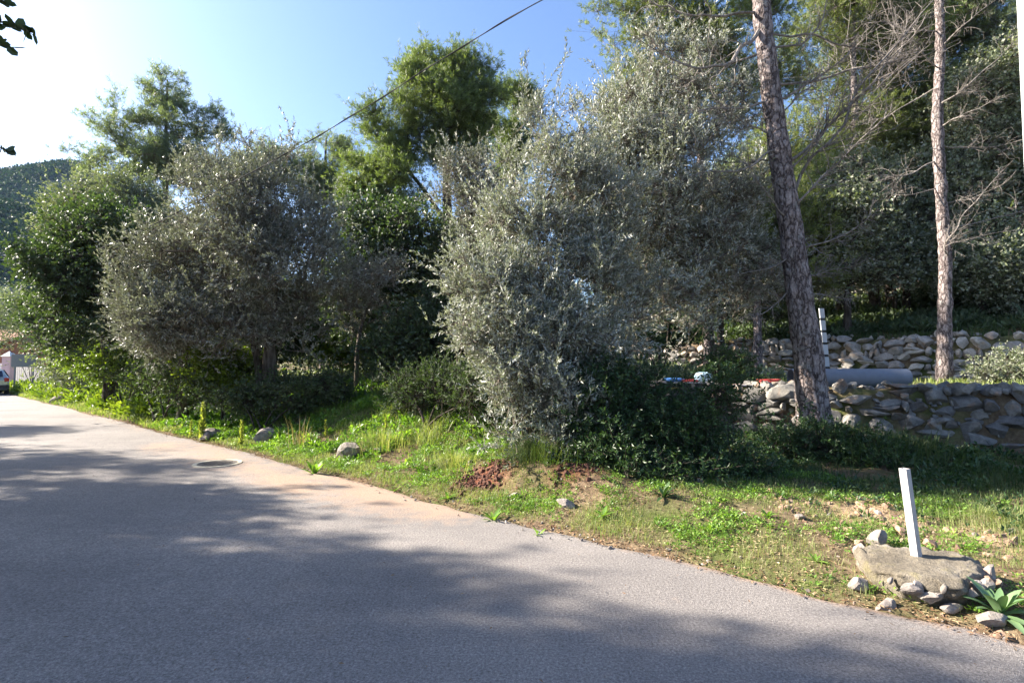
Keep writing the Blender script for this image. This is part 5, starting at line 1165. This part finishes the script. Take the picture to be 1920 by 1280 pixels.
ow = g.build('garden_wall', M['whiter'], origin=((wA[0] + c_[0]) / 2, 44, zs)); tag(bevel(ow), 'low white rendered garden wall left of the gate pillar', 'wall')
hR = at(3, 660, 56); zh = at(3, 640, 56)[2]; z0 = ztf(hR[0] - 3, 58); hs = thing('house', 'terracotta rendered house corner at the far left edge', 'house', (hR[0] - 3.5, 60, z0))
g = G(); box(g, (hR[0] - 3.5, 60, (z0 + zh) / 2 - .1), (7, 8, zh - z0 + .2)); g.build('wall', M['terra'], hs)
g = G(); X0, X1, Y0, Y1 = hR[0] - 7.3, hR[0] + .3, 55.7, 64.3; zr_ = zh + 1.5; ym = (Y0 + Y1) / 2
g.add([[X0, Y0, zh + .02], [X1, Y0, zh + .02], [X1, Y1, zh + .02], [X0, Y1, zh + .02], [X0, ym, zr_], [X1, ym, zr_]], [[0, 1, 5, 4], [2, 3, 4, 5], [3, 2, 1, 0]]); g.add([[X0, Y0, zh + .02], [X0, ym, zr_], [X0, Y1, zh + .02], [X1, Y0, zh + .02], [X1, ym, zr_], [X1, Y1, zh + .02]], [[0, 1, 2], [5, 4, 3]]); g.build('roof', M['rooft'], hs)
g = G(); box(g, (hR[0] - 1.6, 55.98, z0 + 1.5), (1.0, .06, 1.3)); g.build('window', M['glass'], hs)

# ------------------------------------------------------------------ ground vegetation (stuff)
def scatter(n, s0, s1, t0, t1, r, dens=None):
    s_ = r.uniform(s0, s1, n); t_ = r.uniform(t0, t1, n); x, y = xy(s_, t_); 
    ok = (y > 1.0) & (np.abs(x) < 1.12 * y + .6) & (t_ > edge(s_) + .03)
    if dens is not None: ok &= r.uniform(size=n) < dens(x, y, s_, t_)
    return x[ok], y[ok], s_[ok], t_[ok]
def patchy(x, y, a=.5, b_=.5, sc=.55, seed=71): return np.clip(a + b_ * noise(np.stack([x, y], -1), sc, seed, 3), 0, 1)
bare = lambda x, y: np.clip(1 - 1.2 * blobmask(x, y, red1[0], red1[1], .34, .28) - .8 * blobmask(x, y, red2[0], red2[1], .3, .2) - 1.0 * blobmask(x, y, 3.6, 5.5, .7, .45, -.6) - .7 * blobmask(x, y, 4.3, 4.9, .6, .35) - 1.4 * blobmask(x, y, slab_c[0], slab_c[1], .52, .42), 0, 1)
def blades(name, label, n, region, h, w, mat, seed, dens, lean=.45, lodd=True, cat='grass', seg=2):
    r = np.random.default_rng(seed); x, y, s_, t_ = scatter(n, *region, r, dens); m = len(x); z = zt(x, y)
    D = np.hypot(x, y); k = np.clip(D / 7, .8, 2.2) if lodd else np.ones(m)
    hh = h * r.uniform(.45, 1.3, m) * (1 + .35 * noise(np.stack([x, y], -1), .8, seed, 2)); ww = w * r.uniform(.7, 1.3, m) * k
    az = r.uniform(0, 6.28, m); ld = np.stack([np.cos(az), np.sin(az), 0 * az], -1); le = np.abs(r.normal(0, lean, m))
    side = np.stack([-np.sin(az + r.normal(size=m)), np.cos(az), 0 * az], -1); B = np.stack([x, y, z - .01], -1)
    M1 = B + np.array([0, 0, 1.]) * (hh * .55)[:, None] + ld * (hh * le * .25)[:, None]; T_ = B + np.array([0, 0, 1.]) * (hh * (1 - .25 * np.minimum(le, 1.2)))[:, None] + ld * (hh * le)[:, None]
    V = np.stack([B - side * ww[:, None] * .5, B + side * ww[:, None] * .5, M1 + side * ww[:, None] * .4, M1 - side * ww[:, None] * .4, T_], 1).reshape(-1, 3)
    i0 = np.arange(m) * 5; var = np.repeat(np.clip(r.normal(.42, .2, m), 0, 1), 5); g = G()
    g.add(V, np.stack([i0, i0 + 1, i0 + 2, i0 + 3], -1), var); F3 = np.stack([i0 + 3, i0 + 2, i0 + 4], -1); g.f.append(F3); g.mi.append(0); 
    o = g.build(name, mat); o["kind"] = "stuff"; return tag(o, label, cat)
blades('grass', 'short bright green grass on the sunlit road verge', 230000, (-4.5, 14, 0, 3.6), .08, .0042, M['grass'], 81,
       lambda x, y, s, t: bare(x, y) * patchy(x, y, .5, .95) * np.clip(1.6 - .28 * t, .25, 1) * sstep(-.02, .22, t - edge(s) + .05 * noise(np.stack([x, y], -1), 2, 5, 2)), lean=.9)
blades('grass', 'grass strip along the far left verge', 90000, (12, 46, 0, 5), .15, .009, M['grass'], 82, lambda x, y, s, t: patchy(x, y, .7, .5))
blades('tall_grass', 'taller pale grass tufts on top of the left bank', 80000, (1.5, 14, 1.4, 5), .24, .0055, M['grass'], 83, lambda x, y, s, t: bare(x, y) * np.clip(patchy(x, y, .1, 1.3, .7, 99), 0, 1), lean=.8)
blades('grass', 'green grass with shade in its colour in front of the lower wall', 80000, (-7, 4, 2.5, 8), .12, .006, M['grass_shaded'], 84, lambda x, y, s, t: patchy(x, y, .55, .7) * bare(x, y) * (t < lowt(s) - .1), lean=.6)
blades('grass', 'sunny grass on the terrace below the upper wall', 60000, (-12, 8, 9.2, 16.8), .16, .010, M['grass'], 85, lambda x, y, s, t: patchy(x, y, .25, .7) * (.4 + .6 * sstep(12, 16, t)), lean=.6)
blades('grass', 'grass growing behind the top of the upper wall', 50000, (-12, 11, 17.1, 23), .24, .014, M['grass_shaded'], 86, lambda x, y, s, t: patchy(x, y, .5, .7), lean=.5)
blades('undergrowth', 'dark undergrowth below the trees on the left', 70000, (3, 40, 4.5, 16), .24, .014, M['grass_shaded'], 87, lambda x, y, s, t: patchy(x, y, .4, .8), lean=.6, cat='undergrowth')
def herbs(name, label, n, region, size, mat, seed, dens, k=9, up=.35, cat='plants', hexa=True, pat=1.0):
    r = np.random.default_rng(seed); x, y, s_, t_ = scatter(n, *region, r, dens); m = len(x); z = zt(x, y); D = np.hypot(x, y); sc = np.clip(D / 8, .85, 2) * r.uniform(.5, 1.35, m) * size
    B = np.stack([x, y, z], -1); az = r.uniform(0, 6.28, (m, k)); el = r.uniform(up * .3, up * 2.4, (m, k))
    Dv = np.stack([np.cos(az) * np.cos(el), np.sin(az) * np.cos(el), np.sin(el)], -1)
    off = Dv * (sc[:, None, None] * r.uniform(.0, .9, (m, k, 1))) ; P = B[:, None] + off + np.array([0, 0, 1.]) * (sc[:, None, None] * r.uniform(0, .7, (m, k, 1)))
    g = G(); v = np.clip(np.repeat(r.normal(.48, .2, m), k) + r.normal(0, .1, m * k), 0, 1)
    up3 = np.broadcast_to(np.array([0, 0, 1.]), (m * k, 3)) + r.normal(size=(m * k, 3)) * .45
    leaf_quads(g, P.reshape(-1, 3), Dv.reshape(-1, 3), np.repeat(sc, k) * r.uniform(.5, .9, m * k), np.repeat(sc, k) * .36, v, r, nrm=up3)
    o = g.build(name, mat); o["kind"] = "stuff"; return tag(o, label, cat)
herbs('weeds', 'low broad-leaved weeds carpeting the sunlit verge', 46000, (-4.5, 14, 0, 3.8), .046, M['herb'], 91, lambda x, y, s, t: bare(x, y) * patchy(x, y, .3, 1.2, .8, 55) * sstep(.02, .35, t - edge(s)))
herbs('weeds', 'larger weeds and nettles on the left bank', 9000, (2, 16, .6, 5), .08, M['herb'], 92, lambda x, y, s, t: bare(x, y) * patchy(x, y, .3, 1.1, .5, 56), k=11, up=.5)
herbs('weeds', 'yellow-green weeds on the far left verge', 5000, (14, 46, .2, 5), .14, M['lime'], 93, lambda x, y, s, t: patchy(x, y, .45, .9, .3, 57), k=10, up=.5)
herbs('weeds', 'shaded weeds around the foot of the lower wall', 7000, (-7, 4, 1.8, 8), .07, M['mastic'], 94, lambda x, y, s, t: patchy(x, y, .35, 1.0, .6, 58) * bare(x, y) * (t < lowt(s) - .1), k=10, up=.5)
herbs('undergrowth', 'leafy dark undergrowth under the left trees', 9000, (2, 40, 4, 16), .12, M['oakgrey_lit'], 95, lambda x, y, s, t: patchy(x, y, .35, 1.0, .4, 59), k=10, up=.5, cat='undergrowth')
herbs('undergrowth', 'ivy and brush along the shaded slope foot behind the upper wall', 16000, (-14, 12, 17.4, 28), .12, M['oak'], 96, lambda x, y, s, t: patchy(x, y, .45, 1.0, .3, 60), k=10, up=.5, cat='undergrowth')
# litter of dry leaves, crumbs of soil, gravel
def litter(name, label, n, region, size, mat, seed, dens, cat='leaf litter'):
    r = np.random.default_rng(seed); s_ = r.uniform(region[0], region[1], n); t_ = r.uniform(region[2], region[3], n); x, y = xy(s_, t_); ok = (y > 1) & (np.abs(x) < 1.1 * y) & (r.uniform(size=n) < dens(x, y, s_, t_)); x, y, t_, s_ = x[ok], y[ok], t_[ok], s_[ok]
    m = len(x); z = np.where(t_ > edge(s_) + .03, zt(x, y), .012) + .004; D = nz(np.stack([r.normal(size=m), r.normal(size=m), r.normal(size=m) * .15], -1)); g = G()
    leaf_quads(g, np.stack([x, y, z], -1), D, size * r.uniform(.5, 1.5, m), size * .35 * r.uniform(.5, 1.5, m), np.clip(r.normal(.5, .3, m), 0, 1), r, nrm=np.array([0, 0, 1.]) + r.normal(size=(m, 3)) * .3)
    o = g.build(name, mat); o["kind"] = "stuff"; return tag(o, label, cat)
litter('leaf_litter', 'brown dry leaves gathered along the asphalt edge', 16000, (-4.5, 16, -.16, .35), .035, M['litter'], 101, lambda x, y, s, t: np.exp(-((t - edge(s) - .02) / .12) ** 2) * .9)
litter('leaf_litter', 'dry leaves and twigs strewn between the weeds', 26000, (-6, 12, .1, 6.5), .045, M['litter'], 102, lambda x, y, s, t: patchy(x, y, .5, .8, .5, 33))
litter('leaf_litter', 'a few blown leaf crumbs scattered over the asphalt', 900, (-3, 14, -5, 0), .028, M['litter'], 103, lambda x, y, s, t: .35 + 0 * x)
litter('leaf_litter', 'brown thatch and dead grass under the verge herbs', 90000, (-4.5, 10, .05, 3.8), .03, M['straw'], 104, lambda x, y, s, t: patchy(x, y, .45, .9, .7, 34))
def pebbles(name, label, n, mat, seed, posf, smin, smax, cat='stones'):
    r = np.random.default_rng(seed); g = G()
    for _ in range(n):
        x, y = posf(r); s_, t_ = st(x, y)
        if (x - slab_c[0]) ** 2 / .5 ** 2 + (y - slab_c[1]) ** 2 / .4 ** 2 < 1: continue
        z = ztf(x, y) if t_ > float(edge(s_)) + .03 else .008
        k = smin + (smax - smin) * r.uniform() ** 3; add_rock(g, np.array([x, y, z + k * .15]), (k * 1.2, k, k * .7), r, None, 1.5, TPL2)
    o = g.build(name, mat); o["kind"] = "stuff"; return tag(o, label, cat)
pebbles('gravel', 'pale orange stone chips on the bare patch behind the slab', 380, M['redrock'], 1, lambda r: (3.6 + r.normal() * .6, 5.5 + r.normal() * .38), .008, .042)
pebbles('gravel', 'reddish chips right of the slab', 160, M['redrock'], 2, lambda r: (4.2 + r.normal() * .6, 4.6 + r.normal() * .4), .01, .045)
pebbles('gravel', 'clods of dark red earth on the dug bank', 900, simple('red_clod', (.095, .042, .028), .98, 0, 30, .35, .6, .01), 3, lambda r: ((red1[0] + r.normal() * .22, red1[1] + r.normal() * .2) if r.uniform() < .86 else (red2[0] + r.normal() * .16, red2[1] + r.normal() * .12)), .006, .038, 'clods')
def edge_pos(r):
    s_ = r.uniform(-4.5, 20); t_ = float(edge(s_)) + r.normal() * .12; x, y = xy(s_, t_); return float(x), float(y)
pebbles('gravel', 'fine grey gravel along the ragged asphalt edge', 520, M['rock'], 4, edge_pos, .004, .018)
def bank_pos(r):
    x, y = xy(r.uniform(-6, 10), r.uniform(.3, 6)); return float(x), float(y)
pebbles('gravel', 'loose stones among the weeds of the verge', 150, M['rock'], 5, bank_pos, .012, .05)

# individual plants
def weed_spike(label, px, Y, h, seed, w=.05):
    r = np.random.default_rng(seed); x = (px - 960) / 1000. * Y; z = ztf(x, Y); t = thing('tall_weed', label, 'weed', (x, Y, z), 'tall yellow-green weeds on the left bank')
    g = G(); tube(g, np.array([[x, Y, z - .02], [x + .01, Y, z + h * .5], [x - .01, Y, z + h]]), [.010, .008, .003], k=6, step=.08); g.build('stem', M['mullein'], t)
    n = int(230 * h); f = r.uniform(.03, 1, n); az = r.uniform(0, 6.28, n); D = np.stack([np.cos(az) * .7, np.sin(az) * .7, .9 + 0 * az], -1); P = np.stack([x + 0 * f, Y + 0 * f, z + h * f], -1)
    g = G(); leaf_quads(g, P, D, w * (1.5 - f * .9) * r.uniform(.7, 1.4, n), w * .4 * (1.3 - f * .6), np.clip(r.normal(.6, .2, n), 0, 1), r); g.build('leaves', M['mullein'], t); return t
weed_spike('tallest bright yellow-green weed spike standing on the left bank', 383, 11.5, .80, 1, .09)
weed_spike('second yellow-green weed spike, shorter, behind the manhole', 456, 10.6, .50, 2, .07)
weed_spike('thin pale weed spike at the top of the bank, in the centre', 725, 9.6, .40, 3, .05)
weed_spike('small weed spike at the shadow edge left of the centre one', 613, 10.4, .34, 4, .05)
weed_spike('short weed spike beside the tallest one', 362, 12.0, .38, 5, .06)
def rosette(label, x, y, R_, n, mat, seed, name='leafy_plant', el0=.25, el1=1.2, wr=.24):
    r = np.random.default_rng(seed); z = ztf(x, y); g = G()
    for q in range(n):
        az = q * 2.4 + r.normal() * .2; el = r.uniform(el0, el1); L = R_ * r.uniform(.7, 1.15); k = 7; f = np.linspace(0, 1, k); d = np.array([math.cos(az), math.sin(az), 0])
        e = el - f * .9 * (1 - el * .3); dx = np.concatenate([[0], np.cumsum(np.cos(e[:-1]))]) * L / (k - 1); dz = np.concatenate([[0], np.cumsum(np.sin(e[:-1]))]) * L / (k - 1)
        C = np.array([x, y, z]) + d * dx[:, None] + np.array([0, 0, 1]) * dz[:, None]; side = np.array([-d[1], d[0], 0]); ww = L * wr * np.sin(np.clip(f * .92 + .08, 0, 1) * math.pi) ** .7 * .5
        V = np.concatenate([C + side * ww[:, None] + np.array([0, 0, .25]) * ww[:, None], C, C - side * ww[:, None] + np.array([0, 0, .25]) * ww[:, None]]); F = [[a, a + 1, k + a + 1, k + a] for a in range(k - 1)] + [[k + a, k + a + 1, 2 * k + a + 1, 2 * k + a] for a in range(k - 1)]
        g.add(V, F, r.uniform(.3, .9))
    return tag(g.build(name, mat, origin=(x, y, z), smooth=True), label, 'plant')
a = pxy(1872, 1118, .15); rosette('blue-green fleshy-leaved plant behind the white-pink block', a[0], a[1], .24, 16, M['rosette'], 1)
a = pxy(590, 875, .1); rosette('bright green upright leafy plant at the road edge', a[0], a[1], .26, 13, M['herb'], 2, el0=.7, el1=1.4)
a = pxy(925, 955, .1); rosette('bright green rosette plant on the verge under the red earth', a[0], a[1], .17, 13, M['herb'], 3)
a = pxy(1130, 965, .1); rosette('small bright leafy plant on the verge below the dark shrub', a[0], a[1], .14, 11, M['herb'], 4)
for q_, (px_, py_, lab_, R__) in enumerate([(740, 905, 'leafy rosette at the asphalt edge right of the upright leafy plant', .12), (840, 925, 'leafy rosette on the verge left of the red earth', .13), (1010, 985, 'leafy rosette between the pale rock and the asphalt', .11), (1330, 1000, 'low rosette in the middle of the right verge', .12), (1440, 985, 'low rosette left of the lone white stone', .11), (1530, 1050, 'low rosette on the verge left of the concrete slab', .10)]):
    a = pxy(px_, py_, .08); rosette(lab_, a[0], a[1], R__, 10, M['herb'], 20 + q_)
a = pxy(1245, 945, .15); rosette('broad-leaved plant at the shadow edge below the dark shrubs', a[0], a[1], .18, 12, M['mastic'], 5)
def tuft(label, px, Y, h, n, mat, seed, spread=.15, lean=.5, w=.006, name='grass_tuft'):
    r = np.random.default_rng(seed); x0 = (px - 960) / 1000. * Y; z0 = ztf(x0, Y); az = r.uniform(0, 6.28, n); rr = np.abs(r.normal(size=n)) * spread * .5; x = x0 + rr * np.cos(az); y = Y + rr * np.sin(az); le = np.abs(r.normal(0, lean, n)); hh = h * r.uniform(.5, 1.2, n)
    B = np.stack([x, y, np.full(n, z0 - .02)], -1); ld = np.stack([np.cos(az), np.sin(az), 0 * az], -1); side = np.stack([-np.sin(az), np.cos(az), 0 * az], -1) * w
    M1 = B + np.array([0, 0, 1.]) * (hh * .6)[:, None] + ld * (hh * le * .25)[:, None]; T_ = B + np.array([0, 0, 1.]) * (hh * (1 - .3 * np.minimum(le, 1.5)))[:, None] + ld * (hh * le * .9)[:, None]
    V = np.stack([B - side, B + side, M1 + side, M1 - side, T_], 1).reshape(-1, 3); i0 = np.arange(n) * 5; g = G(); g.add(V, np.stack([i0, i0 + 1, i0 + 2, i0 + 3], -1), np.repeat(r.uniform(.2, .9, n), 5)); g.f.append(np.stack([i0 + 3, i0 + 2, i0 + 4], -1)); g.mi.append(0)
    return tag(g.build(name, mat, origin=(x0, Y, z0)), label, 'grass')
tuft('tall straw-coloured grass tuft right of the silvery olive', 1150, 11.2, 1.1, 500, M['straw'], 1, .5, .35, .006)
tuft('wiry grey-green tuft under the silvery olive beside the red earth', 1000, 6.9, .34, 900, M['grass_shaded'], 2, .6, .9, .0025)
tuft('wiry tuft on the bank above the half sunk boulder', 720, 9.2, .34, 700, M['grass'], 3, .7, .9, .003)
tuft('green tuft on the bank right of the boulder', 850, 7.8, .26, 700, M['grass'], 4, .6, .9, .0025)
tuft('dry stalks rising from the bank left of the boulder', 565, 10, .6, 60, M['straw'], 5, .4, .5, .004)
tuft('tall feathery green weed tuft beyond the slab at the right', 1830, 5.6, .15, 1300, M['grass'], 6, 1.3, 1.1, .0022)
tuft('feathery weed tuft near the right frame edge', 1900, 5.2, .14, 1100, M['grass'], 7, 1.1, 1.1, .0022)
tuft('dark grass clump at the base of the big pine trunk', 1570, 8.9, .5, 900, M['grass_shaded'], 8, .9, .6, .006)
tuft('dark grass clump before the wall, right of the pine base', 1680, 8.4, .4, 900, M['grass_shaded'], 9, 1.0, .6, .006)

# ------------------------------------------------------------------ haze
m = bpy.data.materials.new('haze_air'); m.use_nodes = True; nt = m.node_tree; nt.nodes.clear()
o_ = nt.nodes.new("ShaderNodeOutputMaterial"); v_ = nt.nodes.new("ShaderNodeVolumePrincipled"); v_.inputs["Density"].default_value = 0.0001
v_.inputs["Color"].default_value = (.45, .68, 1.0, 1); v_.inputs["Anisotropy"].default_value = 0.0; nt.links.new(v_.outputs[0], o_.inputs["Volume"])
g = G(); box(g, (-100, 330, 85), (2000, 1000, 220)); hz = g.build('haze', m); hz["kind"] = "stuff"; tag(hz, 'thin bluish haze in the air towards the far hill', 'haze')
